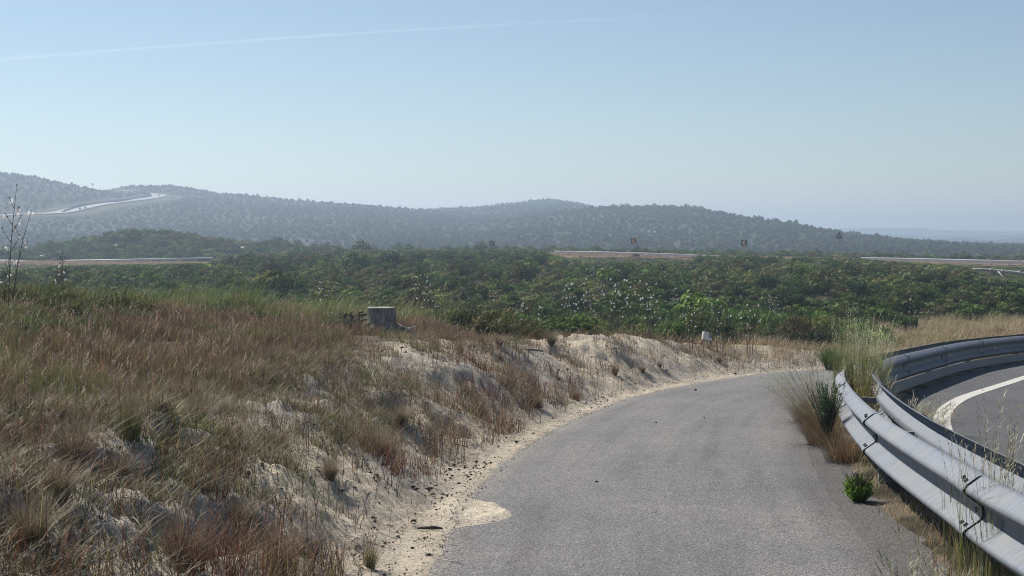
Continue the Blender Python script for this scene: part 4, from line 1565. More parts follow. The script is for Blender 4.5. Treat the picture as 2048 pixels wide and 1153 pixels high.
r_ = np.random.default_rng(77)
ASPH = [  # pixel of the root, height (m), stems, lean, depth or None, label
    (22, 560, 1.42, 2, .10, 17.0, 'tall branching flower stalk with white stars rising above the left bank'),
    (124, 560, .62, 1, .0, 19.0, 'short flower stalk with white stars right of the tall one on the left bank'),
    (8, 600, .60, 1, .08, 18.0, 'short dark flower stalk at the left edge beside the tall one'),
]
for (px, py, h_, ns, ln, yd, lab) in ASPH:
    x = (px - CX) / F * yd
    z = gz(x, yd)
    h_ = h_
    t = empty('asphodel', (x, yd, z))
    tops = {0: 374, 124: 500}.get(0)
    target_top = 372 if ns == 2 else (503 if px > 100 else 522)
    h_ = HC - (target_top - HY) / F * yd - z
    st, bl = asphodel(None, h_, r_, ns, ln, 1.0 if ns == 2 else .75)
    st.build('stalk', M_STALK, t); bl.build('blossom', M_PETAL, t)
    tag(t, lab, 'flower', 'flower stalks on the left bank')

# white flower stalks in sprays over the scrub
proto = []
for k in range(4):
    r = np.random.default_rng(1000 + k)
    st, bl = asphodel(None, .95 + .1 * k, r, 2 + k % 2, .03, .78)
    proto.append((st, bl))
cache = {}
FLW = [(1052, 548), (1062, 541), (1070, 552), (1078, 546), (1088, 540), (1095, 556), (1184, 532), (1193, 538), (1199, 530), (1186, 548), (1198, 566), (1205, 575), (1208, 562), (1100, 562), (1115, 572),
       (1140, 590), (1172, 600), (1122, 620), (1085, 618), (1060, 628), (1090, 636), (1150, 612), (1298, 614), (1286, 622), (1310, 610), (1240, 626), (1330, 604), (1354, 596), (1228, 640),
       (1400, 592), (1416, 582), (1424, 600), (1392, 608), (1382, 620), (1440, 620), (1448, 612), (1545, 596), (1550, 606), (1543, 618), (1556, 612), (1500, 632), (1456, 640), (1340, 640), (1370, 650),
       (870, 560), (845, 566), (866, 556), (1005, 590), (1040, 600), (990, 585), (900, 596), (930, 612), (1010, 640), (960, 650), (1180, 656), (1260, 652), (1510, 655), (1590, 650), (1610, 660), (580, 540), (650, 548), (1830, 606)]
FLW = [(a_, b_) for k_, (a_, b_) in enumerate(FLW) if k_ % 3 != 2 and not (b_ > 634 and a_ > 1290)]
for i, (px, py) in enumerate(FLW):
    # the blooms stand just above the bushes at this spot
    Y = np.linspace(27, 140, 1200); X = (px - CX) / F * Y
    d = HC - (py - HY) / F * Y - (ground_z(X, Y, False) + .88)
    j = int(np.argmax(d < 0))
    x, y = X[j], Y[j]
    if y < 28: y = 28.5; x = (px - CX) / F * y
    t = empty('flower_stalk', (x, y, gz(x, y)), R2.uniform(-.8, .8))
    s_ = R2.uniform(.9, 1.2)
    t.scale = (s_ * 1.15, s_ * 1.15, s_)
    k = i % 4
    if k not in cache:
        a_ = proto[k][0].build('stalk', M_STALK, t); b_ = proto[k][1].build('blossom', M_PETAL, t)
        cache[k] = (a_, b_)
    else:
        for src in cache[k]:
            c_ = src.copy(); C.objects.link(c_); c_.parent = t
    tag(t, 'wild flower stalk with small white blossoms standing in the heath scrub', 'flower', 'white flower stalks in the heath scrub')

# fresh green plant at the foot of the rail
def sprig(name, mat, seed, stems, height, spread, leaf, col, per=26, dome=False):
    r = np.random.default_rng(seed)
    P = Pile()
    for i in range(stems):
        a = r.uniform(0, 2 * PI); ln = r.uniform(.1, 1) * spread
        h_ = height * r.uniform(.6, 1.05)
        t = np.linspace(.15, 1, per)
        p = np.stack([np.cos(a) * ln * h_ * t ** 1.4, np.sin(a) * ln * h_ * t ** 1.4, h_ * t], 1)
        if dome:
            el = math.asin(r.uniform(.0, 1)); R_ = height * .5 * r.uniform(.75, 1.05)
            p = np.stack([np.cos(a) * math.cos(el) * R_ * t, np.sin(a) * math.cos(el) * R_ * t, height * .42 * t ** .8 + math.sin(el) * R_ * t - .03], 1)
        az = r.uniform(0, 2 * PI, per)
        P.add(*blades(p, az, leaf * r.uniform(.6, 1.1, per) * .75, r.uniform(.5, 1.3, per), np.full(per, leaf * .26), jcol(col, per, r, .22) * (.8 + .5 * t[:, None]), 2))
    return P.mesh(name, mat)


def sprig_thing(name, px, py, seed, stems, height, spread, leaf, col, lab, cat, yd=None, per=26, dome=False):
    if yd is None: x, y, z = ground_hit(px, py)
    else: x, y = (px - CX) / F * yd, yd; z = gz(x, y)
    t = empty(name, (x, y, z))
    link('leafy_stems', sprig('leafy_stems', M_LEAF, seed, stems, height, spread, leaf, col, per, dome), t)
    mb = MB()
    r = np.random.default_rng(seed)
    for i in range(stems // 2):
        a = r.uniform(0, 6.28); ln = r.uniform(.1, 1) * spread * height
        mb.tube([(0, 0, -.02), (math.cos(a) * ln * .3, math.sin(a) * ln * .3, height * .45), (math.cos(a) * ln, math.sin(a) * ln, height * .9)], [.004, .003, .0015], 4)
    mb.build('stem', M_STALK, t)
    tag(t, lab, cat)
    return t


sprig_thing('leafy_plant', 1718, 1010, 31, 110, .27, .55, .046, (.12, .20, .03), 'round bright green leafy plant at the foot of a guard rail post', 'plant', per=16, dome=True)
sprig_thing('leafy_plant', 1655, 828, 32, 70, .70, .34, .055, (.050, .082, .034), 'upright dark green leafy plant beside the end of the guard rail', 'plant', 14.3, 30)
sprig_thing('leafy_plant', 1668, 790, 33, 16, .55, .5, .045, (.09, .145, .035), 'fresh green leafy plant just behind the dark one at the rail end', 'plant', 15.3, 24)
sprig_thing('leafy_plant', 1766, 845, 34, 16, .40, .45, .05, (.07, .125, .03), 'green leafy plant between the two beams of the guard rail', 'plant', 12.9, 20)
sprig_thing('yellow_shrub', 1738, 800, 35, 40, .62, .5, .04, (.25, .20, .045), 'small shrub with yellowing leaves inside the bend of the guard rail', 'shrub', 16.0, 22)
sprig_thing('yellow_shrub', 1722, 770, 36, 40, .8, .5, .04, (.15, .15, .045), 'olive shrub with tall shoots inside the bend of the guard rail', 'shrub', 17.2, 26)


def grass_thing(name, px, yd, seed, n, h, spread, cols, wts, lab, w=.005, r0=.12, bias=.25, heads=0, tip=None, py=None):
    if py is not None: x, y, z = ground_hit(px, py)
    else: x, y = (px - CX) / F * yd, yd; z = gz(x, y)
    r = np.random.default_rng(seed)
    P = Pile()
    a = r.uniform(0, 2 * PI, n); q = np.sqrt(r.uniform(0, 1, n)) * r0
    b = np.stack([np.cos(a) * q, np.sin(a) * q, np.full(n, -.02)], 1)
    az = a + r.normal(0, .6, n); ln = r.uniform(.05, 1, n) * spread
    dx = np.cos(az) * ln + bias; dy = np.sin(az) * ln
    az = np.arctan2(dy, dx); ln = np.hypot(dx, dy)
    hh_ = h * r.uniform(.4, 1.05, n)
    c = pick(cols, wts, n, r)
    tc = None if tip is None else c * .4 + np.array(tip) * .6
    P.add(*blades(b, az, hh_, ln, w * r.uniform(.7, 1.3, n), c, 5, tipcol=tc))
    if heads:
        k = r.choice(n, heads, replace=False)
        hc = jcol((.40, .38, .26), heads, r, .25)
        hx_ = h * r.uniform(.9, 1.25, heads)
        P.add(*blades(b[k], az[k], hx_, ln[k] * .7, np.full(heads, w * .6), c[k], 4))
        seeded(P, b[k], az[k], hx_, ln[k] * .7, hc, r, 13, .034, w * 1.3)
    o = link(name, P.mesh(name, M_GRASS), None, (x, y, z))
    tag(o, lab, 'grass clump', 'tall grass clumps round the guard rail')
    return o


YG = [(.16, .21, .045), (.17, .20, .06), OLV, STR, (.10, .155, .04)]
grass_thing('tall_grass', 1712, 18.2, 41, 520, 1.12, .30, YG, [.25, .25, .2, .2, .1], 'tall yellow green grass with pale seed heads at the end of the guard rail', .006, .28, .12, 60, (.27, .28, .13))
grass_thing('tall_grass', 1730, 17.8, 42, 420, 1.0, .28, YG, [.2, .25, .25, .2, .1], 'tall grass with seed heads in the bend of the guard rail leaning right', .006, .18, .08, 44, (.27, .28, .13))
grass_thing('tall_grass', 1692, 18.8, 43, 260, 1.2, .25, YG, [.25, .2, .2, .2, .15], 'slender upright grass with the tallest stalks left of the rail end clump', .006, .16, .05, 34, (.34, .33, .19))
grass_thing('dry_brush', 1648, 14.9, 44, 850, .64, 1.1, [RED, BRN, STR, OLV, PURP], [.28, .3, .2, .12, .1], 'dry reddish brown brush leaning over the path edge below the rail end', .004, .16, -.30, 40, (.34, .26, .16))
grass_thing('dry_brush', 1690, 13.4, 45, 700, .44, 1.1, [RED, BRN, STR, (.09, .06, .04)], [.3, .3, .2, .2], 'low dry brown brush under the lower beam of the guard rail', .004, .18, -.12, 0, (.34, .26, .16))
grass_thing('dry_brush', 1630, 16.4, 46, 520, .80, .6, [OLV, BRN, STR], [.4, .3, .3], 'thin olive stalks with bent tips rising over the far path edge', .004, .14, -.42, 60, (.4, .34, .22))
grass_thing('tall_grass', 1835, 15.8, 47, 420, .46, .7, [(.20, .18, .09), OLV, STR, BRN], [.3, .3, .2, .2], 'shaded grass tuft leaning over the road edge before the far rail', .005, .2, .5, 50, (.27, .24, .15))
grass_thing('tall_grass', 1812, 14.6, 48, 420, .38, .8, [OLV, STR, BRN, LIME], [.3, .3, .25, .15], 'arching grass tuft against the inside of the road side beam', .005, .18, .4, 30, (.4, .36, .22))
for i, (px, yd, n, h, sd) in enumerate([(1960, 7.6, 60, .82, 51), (2006, 7.3, 70, .95, 52), (2046, 7.7, 60, .8, 53), (1925, 8.3, 50, .62, 54)]):
    grass_thing('tall_grass', px, yd, sd, n, h, .38, [LIME, (.19, .20, .08), OLV, STR], [.25, .3, .25, .2],
                ['slim green grass with drooping seed heads in front of the road', 'tallest slim green grass with seed heads in front of the road', 'slim grass with seed heads at the right edge in front of the road',
                 'short slim grass in front of the white road line'][i], .0045, .12, .12, 12, (.42, .40, .25))
for i, (px, yd, sd) in enumerate([(1800, 7.25, 61), (1880, 7.0, 62), (1955, 6.75, 63), (2030, 6.6, 64)]):
    grass_thing('verge_tuft', px, yd, sd, 190, .24, .9, [LIME, STR, BRN, OLV, RED], [.25, .25, .2, .2, .1],
                ['straw and green tuft on the path shoulder nearest the path', 'yellow green tuft under the lower beam near the bottom edge', 'reddish and straw tuft round the nearest rail post', 'straw tuft at the bottom right corner below the rail'][i],
                .004, .14, .0, 14, PALE)
grass_thing('tall_grass', 1735, 19.4, 55, 420, 1.0, .28, [LIME, GRN, OLV, (.24, .25, .08)], [.3, .25, .2, .25], 'green and yellow tall grass behind the seed head clump at the rail bend', .007, .22, .06, 40, (.27, .29, .12))
grass_thing('tall_grass', 1735, 16.6, 56, 300, .7, .4, [LIME, STR, (.30, .24, .06), OLV], [.3, .2, .3, .2], 'yellowing grass filling the bend between the two guard rail beams', .006, .25, .15, 24, (.32, .28, .12))
grass_thing('dry_brush', 1612, 17.6, 57, 500, .62, .7, [OLV, BRN, STR, RED], [.3, .3, .25, .15], 'thin dry grass hanging furthest over the path left of the rail end', .004, .14, -.55, 60, (.4, .34, .22))
x, y = at(1664, 668, 29.5)[:2]
o = link('green_tuft', tuft_mesh('green_tuft', M_LEAF, 71, 1500, .62, .8, [(.075, .15, .022), (.05, .09, .02), GRN], [.5, .3, .2], .008, 4, (.05, 1.4), .12, .15), None, (x, y, gz(x, y)))
tag(o, 'bright green rounded grass tuft standing behind the dry strip past the path', 'grass clump')

# ------------------------------------------------------------------ stump, marker post, fallen wood
def wood_mat(name, a, b, scale=(26, 26, 2.2)):
    m, nt, out = new_mat(name)
    p = obj_pos(nt)
    mp = N(nt, 'ShaderNodeMapping'); mp.inputs['Scale'].default_value = scale
    nt.links.new(p, mp.inputs['Vector'])
    st = noise(nt, mp.outputs['Vector'], 1.2, 6, .7)
    bl = noise(nt, p, 8, 4)
    c = ramp(nt, st, [(.28, a), (.5, tuple((x + y) / 2 for x, y in zip(a, b))), (.72, b)])
    c = mixc(nt, 1.0, c, ramp(nt, bl, [(.35, (.65, .63, .62)), (.65, (1.1, 1.1, 1.1))]), 'MULTIPLY')
    nt.links.new(pbsdf(nt, c, .9, .15, 0, bump(nt, st, .9, .02)).outputs[0], out.inputs[0])
    return m


M_STUMP = wood_mat('weathered_stump_wood', (.10, .095, .095), (.40, .385, .37))
M_CUT = wood_mat('cut_wood', (.30, .28, .25), (.46, .43, .39), (40, 40, 40))
M_DEAD = wood_mat('bleached_dead_wood', (.42, .39, .35), (.66, .62, .57), (14, 14, 14))
M_DARKWOOD = wood_mat('dark_dead_wood', (.05, .04, .035), (.15, .12, .10), (20, 20, 20))

x, y, z = ground_hit(762, 668)
stump = empty('tree_stump', (x, y, z))
tag(stump, 'weathered grey tree stump with a flat sawn top in the reddish grass', 'tree stump')
S = y / F            # metres per photograph pixel at the stump
r = np.random.default_rng(5)
nn = 40
V = []; Fs = []
lev = [(-2, 1.35), (4, 1.16), (14, 1.02), (28, .98), (42, .99), (51, 1.0)]
for (hp, k) in lev:
    for q in range(nn):
        a = 2 * PI * q / nn
        flute = 1 + .06 * math.sin(5 * a + 1) + .04 * math.sin(11 * a) + .03 * r.normal() - (.16 if 3.3 < a < 3.8 and hp < 40 else 0)
        flare = 1 + (k - 1) * (1.5 if math.sin(3 * a + .6) > 0.1 else .6)
        rr = 27.5 * S * flute * flare
        V.append((rr * math.cos(a), rr * math.sin(a), hp * S + (0 if hp < 51 else -.012 * max(0, math.sin(a * 2.3 + 2)) + .003 * r.normal())))
for i in range(len(lev) - 1):
    for q in range(nn):
        Fs.append((i * nn + q, i * nn + (q + 1) % nn, (i + 1) * nn + (q + 1) % nn, (i + 1) * nn + q))
mb = MB(); mb.add(V, Fs); mb.build('trunk', M_STUMP, stump, True)
mb = MB()
top = [(V[(len(lev) - 1) * nn + q][0] * 1.012, V[(len(lev) - 1) * nn + q][1] * 1.012) for q in range(nn)]
mb.add([(p[0], p[1], 50.2 * S) for p in top] + [(p[0] * .99, p[1] * .99, 52.2 * S) for p in top],
       [tuple(range(nn, 2 * nn))] + [(q, (q + 1) % nn, nn + (q + 1) % nn, nn + q) for q in range(nn)])
mb.build('sawn_top', M_CUT, stump)
for (a, L_, dr) in ((-2.0, .34, .05), (-1.1, .42, .05), (.1, .5, .045), (3.3, .4, .055), (1.9, .35, .05)):
    mb = MB()
    d = Vector((math.cos(a), math.sin(a), 0))
    p = d * (20 * S)
    pts = [p + Vector((0, 0, .14)), p + d * (L_ * .45) + Vector((0, 0, .05)), p + d * L_ + Vector((.02, 0, -.06))]
    mb.tube(pts, [dr, dr * .75, dr * .3], 8)
    mb.build('root', M_STUMP, stump, True)
# the torn-out root plate left of the stump
x, y, z = ground_hit(694, 660)
t = empty('root_plate', (x, y + .2, z))
tag(t, 'low jagged lump of old roots and earth left of the stump', 'dead wood')
mb = MB()
V = []; Fs = []
nu, nv = 22, 9
for j in range(nv):
    ph = PI / 2 * j / (nv - 1)
    for i in range(nu):
        a = 2 * PI * i / nu
        k = 1 + .28 * fbm(np.array([math.cos(a) * 1.7 + j * .5]), np.array([math.sin(a) * 1.7 - j * .3]), 611, 3)[0]
        V.append((36 * S * math.cos(a) * math.cos(ph) * k, 22 * S * math.sin(a) * math.cos(ph) * k, 30 * S * math.sin(ph) * k - .03))
for j in range(nv - 1):
    for i in range(nu):
        Fs.append((j * nu + i, j * nu + (i + 1) % nu, (j + 1) * nu + (i + 1) % nu, (j + 1) * nu + i))
mb.add(V, Fs); mb.build('earth_lump', simple_mat('root_earth', (.10, .08, .065), .95, .1, 0, .4, 25, .03), t, False)
for i in range(9):
    a = r.uniform(0, 2 * PI); L_ = r.uniform(.12, .3)
    p = Vector((math.cos(a) * 20 * S, math.sin(a) * 12 * S, r.uniform(.08, .2)))
    d = Vector((math.cos(a + r.normal(0, .5)), math.sin(a), r.uniform(-.1, .5)))
    mb = MB(); mb.tube([p, p + d * L_ * .5 + Vector((0, 0, .02)), p + d * L_], [.022, .015, .006], 6)
    mb.build('root', M_DEAD if i % 3 == 0 else M_DARKWOOD, t, True)

# marker post: pale chamfered head with a dark slash on a dark foot
yd = 27.6
x, yd, zg = ground_hit(1412, 693, 24, 34)
print('MARKER', x, yd, zg)
S = yd / F * 1.02
m_ = empty('marker_post', (x, yd, zg), .1)
tag(m_, 'short marker post with white slanted head and dark slash on the sand crest', 'marker post')
tz = HC - (660.5 - HY) * S - zg
mb = MB(); mb.prism([(-.062, -.06), (.105, -.06), (.105, tz - 17.5 * S), (-.062, tz - 14.5 * S)], -.055, .055); mb.build('foot', simple_mat('marker_foot', (.07, .07, .075), .8), m_)
head = [(-.075, tz - 14.3 * S), (.112, tz - 17.3 * S), (.115, tz - 14.5 * S), (.045, tz - .5 * S), (.0, tz), (-.066, tz)]
mb = MB(); mb.prism(head, -.060, .060); hd = mb.build('head', simple_mat('marker_white', (.62, .65, .70), .5, .4, 0, .12, 18), m_)
mb = MB(); mb.prism([(.020, tz - 4.2 * S), (.034, tz - 3.6 * S), (.052, tz - 6.6 * S), (.064, tz - 9.0 * S), (.085, tz - 12 * S), (.066, tz - 12.6 * S), (.050, tz - 9.6 * S), (.038, tz - 6.6 * S)], -.0635, -.059)
mb.build('dark_slash', simple_mat('marker_black', (.015, .017, .025), .5), hd)
mb = MB(); mb.prism([(.118, tz - 17.2 * S), (.135, tz - 17.0 * S), (.135, tz - 14 * S), (.062, tz - 0 * S), (.0, tz + 1.2 * S), (-.03, tz + .9 * S), (-.03, tz + .15 * S), (.0, tz + .2 * S), (.048, tz - .4 * S), (.118, tz - 14.4 * S)], -.045, .062)
mb.build('shaded_edge', simple_mat('marker_edge_shade', (.03, .035, .05), .6), hd)  # right and top thickness of the head, its shade painted as a dark strip

def stick(px, py, pts, rad, mat, lab, cat='branch', forks=()):
    x, y, z = ground_hit(px, py)
    t = empty('fallen_branch', (x, y, z))
    tag(t, lab, cat)
    mb = MB(); mb.tube([Vector(p) for p in pts], rad, 7); b = mb.build('limb', mat, t, True)
    for f in forks:
        mb = MB(); mb.tube([Vector(p) for p in f], [rad[-1], rad[-1] * .4] if len(f) == 2 else [rad[-1], rad[-1] * .7, rad[-1] * .3], 6)
        mb.build('twig', mat, t, True)
    return t


stick(1400, 692, [(-.18, -.1, .05), (0, -.1, .045), (.2, -.14, .02), (.42, -.2, -.02)], [.008, .012, .014, .010], M_DARKWOOD, 'dark stick lying on the sand crest at the foot of the marker post')
stick(800, 668, [(-.2, 0, .03), (0, -.05, .05), (.18, -.02, .09), (.24, 0, .11)], [.02, .018, .013, .008], M_DEAD, 'bleached broken branch on the ground right of the stump', forks=[[(.0, -.05, .05), (.05, -.1, .10)]])
stick(660, 606, [(-.0, 0, .0), (.04, .1, .05)], [.01, .005], M_DEAD, 'pale stub of wood in the grass left of the stump')
stick(1065, 705, [(-.16, 0, .03), (0, -.02, .04), (.16, -.06, .02)], [.012, .016, .01], M_DARKWOOD, 'dark curved stick on the top of the bare sand face')
stick(1230, 703, [(-.05, 0, .04), (.06, -.02, .05), (.12, -.12, -.03)], [.012, .010, .007], M_DARKWOOD, 'crooked dark root sticking out of the far sand face', forks=[[(.06, -.02, .05), (.14, .02, .1)]])
stick(840, 770, [(-.16, 0, .10), (0, -.06, .05), (.12, -.1, .0)], [.006, .008, .005], M_DEAD, 'thin pale twig over the lip of the sandy bank')
stick(855, 1062, [(-.07, .01, .015), (.04, 0, .02), (.10, 0, .015)], [.006, .014, .006], M_DARKWOOD, 'small dark piece of bark below the sand spill')
stick(875, 1125, [(-.02, 0, .02), (.06, -.03, .015), (.14, -.09, .012)], [.003, .0028, .002], M_DEAD, 'thin straw lying over the edge of the path')

# pebbles on the asphalt
for (px, py, sz, lab) in ((857, 1116, .018, 'dark pebble at the left edge of the path near the bottom'), (1391, 782, .020, 'dark pebble on the path near the bend'), (1193, 966, .012, 'small dark pebble on the path right of the sand spill'),
                          (1409, 838, .012, 'small dark pebble in the middle of the path'), (1312, 847, .012, 'small dark pebble left of the middle of the path')):
    Y = np.linspace(5, 40, 4000)
    d = HC - (py - HY) / F * Y - zp(Y)
    y = float(Y[int(np.argmax(d < 0))]); x = (px - CX) / F * y
    mb = MB()
    V = []; Fs = []
    for j in range(5):
        ph = -PI / 2 + PI * j / 4
        for i in range(8):
            a = 2 * PI * i / 8
            k = r.uniform(.8, 1.2)
            V.append((sz * math.cos(a) * math.cos(ph) * k * 1.2, sz * math.sin(a) * math.cos(ph) * k, sz * .75 * (math.sin(ph) + .8)))
    for j in range(4):
        for i in range(8):
            Fs.append((j * 8 + i, j * 8 + (i + 1) % 8, (j + 1) * 8 + (i + 1) % 8, (j + 1) * 8 + i))
    mb.add(V, Fs)
    tag(mb.build('pebble', simple_mat('pebble_stone', (.05, .045, .045), .8), None, True, (x, y, float(zp(y)) + .004)), lab, 'pebble', 'pebbles on the path')

# pale fallen trunk in the scrub on the right
yd = 96.0
x, _, z = at(2000, 545, yd)
print('LOG', z, gz(x, yd))
log = empty('fallen_log', (x, yd, z))
tag(log, 'long bleached fallen trunk with branch stubs lying in the scrub at the right', 'dead tree')
S = yd / F
def lp(px, py, dy=0.0): return Vector(((px - 2000) * S, dy, -(py - 545) * S))
mb = MB(); mb.tube([lp(1951, 539, .6), lp(1966, 539.5, .4), lp(1986, 540.5, .2), lp(2006, 543, 0), lp(2030, 546, -.3), lp(2060, 550, -.6), lp(2110, 556, -1)], [.05, .07, .08, .10, .11, .12, .13], 9); mb.build('trunk', M_DEAD, log, True)
for pts, rad in (([lp(1980, 540), lp(1984, 536)], [.06, .03]), ([lp(2002, 543), lp(2007, 538.5)], [.05, .02]), ([lp(2028, 547), lp(2039, 540)], [.06, .03]), ([lp(1996, 543), lp(2004, 556), lp(1999, 572)], [.05, .04, .02]),
                 ([lp(1982, 578), lp(1992, 570)], [.03, .03]), ([lp(1998, 565), lp(2002, 569), lp(2007, 565)], [.03, .06, .02]), ([lp(1994, 559), lp(2003, 557)], [.04, .03])):
    mb = MB(); mb.tube([p + Vector((0, -.5, 0)) if i else p for i, p in enumerate(pts)], rad, 6); mb.build('branch_stub', M_DEAD, log, True)

# ------------------------------------------------------------------ signs
M_SBLACK = simple_mat('sign_black', (.018, .018, .024), .5, .4, 0, .1)
M_SORANGE = simple_mat('sign_orange', (.66, .36, .17), .5, .4, 0, .1)
M_SGREY = simple_mat('sign_post_grey', (.16, .165, .175), .5, .4, .5, .15)
M_SBACK = simple_mat('sign_back', (.075, .085, .11), .5, .4, .3, .15)


def chevron_sign(px, py, yd, ground_px, tilt, posts, lab, size=.62):
    x, _, z = at(px, py, yd)
    zg = gz(x, yd)
    t = empty('chevron_sign', (x, yd, zg))
    tag(t, lab, 'road sign', 'chevron signs along the far road')
    h = z - zg; s_ = size / 2
    def rot(u, v): return (u * math.cos(tilt) - v * math.sin(tilt), h + u * math.sin(tilt) + v * math.cos(tilt))
    mb = MB(); mb.prism([rot(-s_, -s_), rot(s_, -s_), rot(s_, s_), rot(-s_, s_)], -.02, .02); p_ = mb.build('panel', M_SBLACK, t)
    k = size
    mb = MB(); mb.prism([rot(*q) for q in ((-.36 * k, 0), (.02 * k, -.38 * k), (.26 * k, -.38 * k), (-.02 * k, 0), (.26 * k, .38 * k), (.02 * k, .38 * k))], -.026, -.0205)
    mb.build('chevron', M_SORANGE, p_)
    for u in posts:
        mb = MB(); mb.tube([(u, .05, -.3), (u, .05, h + s_ * .8)], .035, 8); mb.build('post', M_SGREY, t)


chevron_sign(984, 487, 178, 503, 0, (0,), 'small black sign with orange left arrow in the scrub left of the pale rail')
chevron_sign(1267, 482, 160, 503, math.radians(5), (.02,), 'black sign with orange left arrow slightly tilted behind the pale far rail')
chevron_sign(1488, 486, 156, 508, 0, (-.10, .10), 'black sign with orange left arrow on two posts right of the far rail', .64)
# warning triangle seen from behind
yd = 171
x, _, z = at(1678, 470, yd); zg = gz(x, yd); S = yd / F
t = empty('warning_sign', (x, yd, zg))
tag(t, 'triangular warning sign seen from its dark grey back on a tall post', 'road sign')
b0 = HC - (477.5 - HY) * S - zg; t0 = HC - (463 - HY) * S - zg
mb = MB(); mb.prism([(-.47, b0), (-.43, b0 - .03), (.43, b0 - .03), (.47, b0), (.04, t0), (-.04, t0)], .0, .03); mb.build('plate', M_SBACK, t)
mb = MB(); mb.box((0, -.03, b0 + .22), (.5, .05, .05)); mb.box((0, -.03, b0 + .5), (.26, .05, .05)); mb.build('bracket', M_SGREY, t)
mb = MB(); mb.tube([(0, -.06, -.3), (0, -.06, t0 - .1)], .04, 8); mb.build('post', M_SGREY, t)

# far guard rails
M_FARRAIL = simple_mat('pale_far_rail', (.64, .63, .61), .35, .5, .0, .04)
M_RAILDARK = simple_mat('far_rail_dark_side', (.16, .17, .18), .6)


def far_rail(pts, lab, top=None, beam_mat=None, post_step=4.0, hgt=.31):
    """pts: world points of the beam's top edge"""
    P3 = spline(pts, max(12, int(np.linalg.norm(np.diff(np.array(pts), axis=0), axis=1).sum() / 1.5)))
    t = empty('far_guard_rail', tuple(P3[0]))
    tag(t, lab, 'guard rail', 'guard rails along the far road')
    o_ = P3[0]
    T = np.gradient(P3, axis=0); T /= np.linalg.norm(T, axis=1)[:, None]
    prof = [(0, 0), (-.06, -.035), (-.08, -.07), (-.03, -.13), (-.01, -.155), (-.03, -.18), (-.08, -.24), (-.06, -.275), (0, -.31)]
    V = []; Fs = []
    K = len(prof) * 2
    for p, d in zip(P3 - o_, T):
        n_ = np.array([-d[1], d[0], 0]);
        if n_[1] > 0: n_ = -n_
        for off in (0, .012):
            for (u, v) in prof:
                V.append((p[0] - n_[0] * (u + off), p[1] - n_[1] * (u + off), p[2] + v * hgt / .31))
    h = len(prof)
    for i in range(len(P3) - 1):
        for k in range(h - 1):
            for off in (0, h):
                Fs.append((i * K + off + k, i * K + off + k + 1, (i + 1) * K + off + k + 1, (i + 1) * K + off + k))
        Fs.append((i * K, (i + 1) * K, (i + 1) * K + h, i * K + h))
        Fs.append((i * K + h - 1, (i + 1) * K + h - 1, (i + 1) * K + K - 1, i * K + K - 1))
    mb = MB(); mb.add(V, Fs); mb.build('beam', beam_mat or M_FARRAIL, t)
    L_ = np.concatenate([[0], np.cumsum(np.linalg.norm(np.diff(P3, axis=0), axis=1))])
    for q in np.arange(1.0, L_[-1], post_step):
        p = np.array([np.interp(q, L_, P3[:, k]) for k in range(3)]) - o_
        mb = MB(); mb.box((p[0], p[1] + .10, p[2] - .45), (.09, .09, .85)); mb.build('post', M_POST, t)
    return t


far_rail([at(1108, 502, 161), at(1180, 503, 159.5), at(1260, 505, 158), at(1330, 507, 157), at(1400, 510, 156.5), at(1470, 513, 156), at(1540, 516, 156)],
         'long pale guard rail in front of the tilted arrow sign along the far road')
far_rail([at(1722, 515, 168), at(1790, 516, 166), at(1880, 518, 163), at(1970, 520, 160), at(2060, 522.5, 158), at(2200, 527, 154)],
         'pale guard rail crossing the far heath at the right edge')
far_rail([at(128, 520.5, 184), at(200, 519.5, 182), at(280, 518, 181), at(360, 516.5, 181), at(425, 515, 182)],
         'pale guard rail in front of the scrubby mound on the left', hgt=.22)
# short pale strut leaning on the middle rail
mb = MB(); a_ = Vector(at(1291, 511, 157)); b_ = Vector(at(1295, 507, 157.4)); mb.tube([(0, 0, 0), tuple(b_ - a_)], .05, 6)
tag(mb.build('rail_strut', M_FARRAIL, None, True, a_), 'short pale slanting strut below the long middle rail', 'strut')

# bushes of the far verge
vb = [bush_mesh('verge_bush', M_BUSH, 980 + k, 1.5, 1.2, 700, .075, c_, 7, .05, .05) for k, c_ in enumerate([(.062, .085, .03), (.11, .13, .05)])]
for (px, py, hp, k, lab) in ((1268, 505, 11, 0, 'dark green bush under the tilted arrow sign'), (1293, 505, 14, 1, 'yellow green bush right of the tilted arrow sign'), (1316, 505, 9, 0, 'small dark bush third along the far verge'),
                             (1358, 507, 9, 1, 'small pale bush at the right end of the far verge'), (1236, 503, 9, 0, 'dark bush left of the tilted arrow sign'), (1271, 521, 12, 0, 'dark bush on the pink verge below the far rail')):
    yd = 163.5 if py < 515 else 150
    x, _, z = at(px, py, yd)
    o = link('verge_bush', vb[k], None, (x, yd, gz(x, yd) - .05))
    h_ = max(.5, (HC - (py - hp - HY) / F * yd) - gz(x, yd))
    o.scale = (hp * yd / F / .95,) * 2 + (h_ / 1.2,)
    tag(o, lab, 'bush', 'bushes on the verge of the far road')
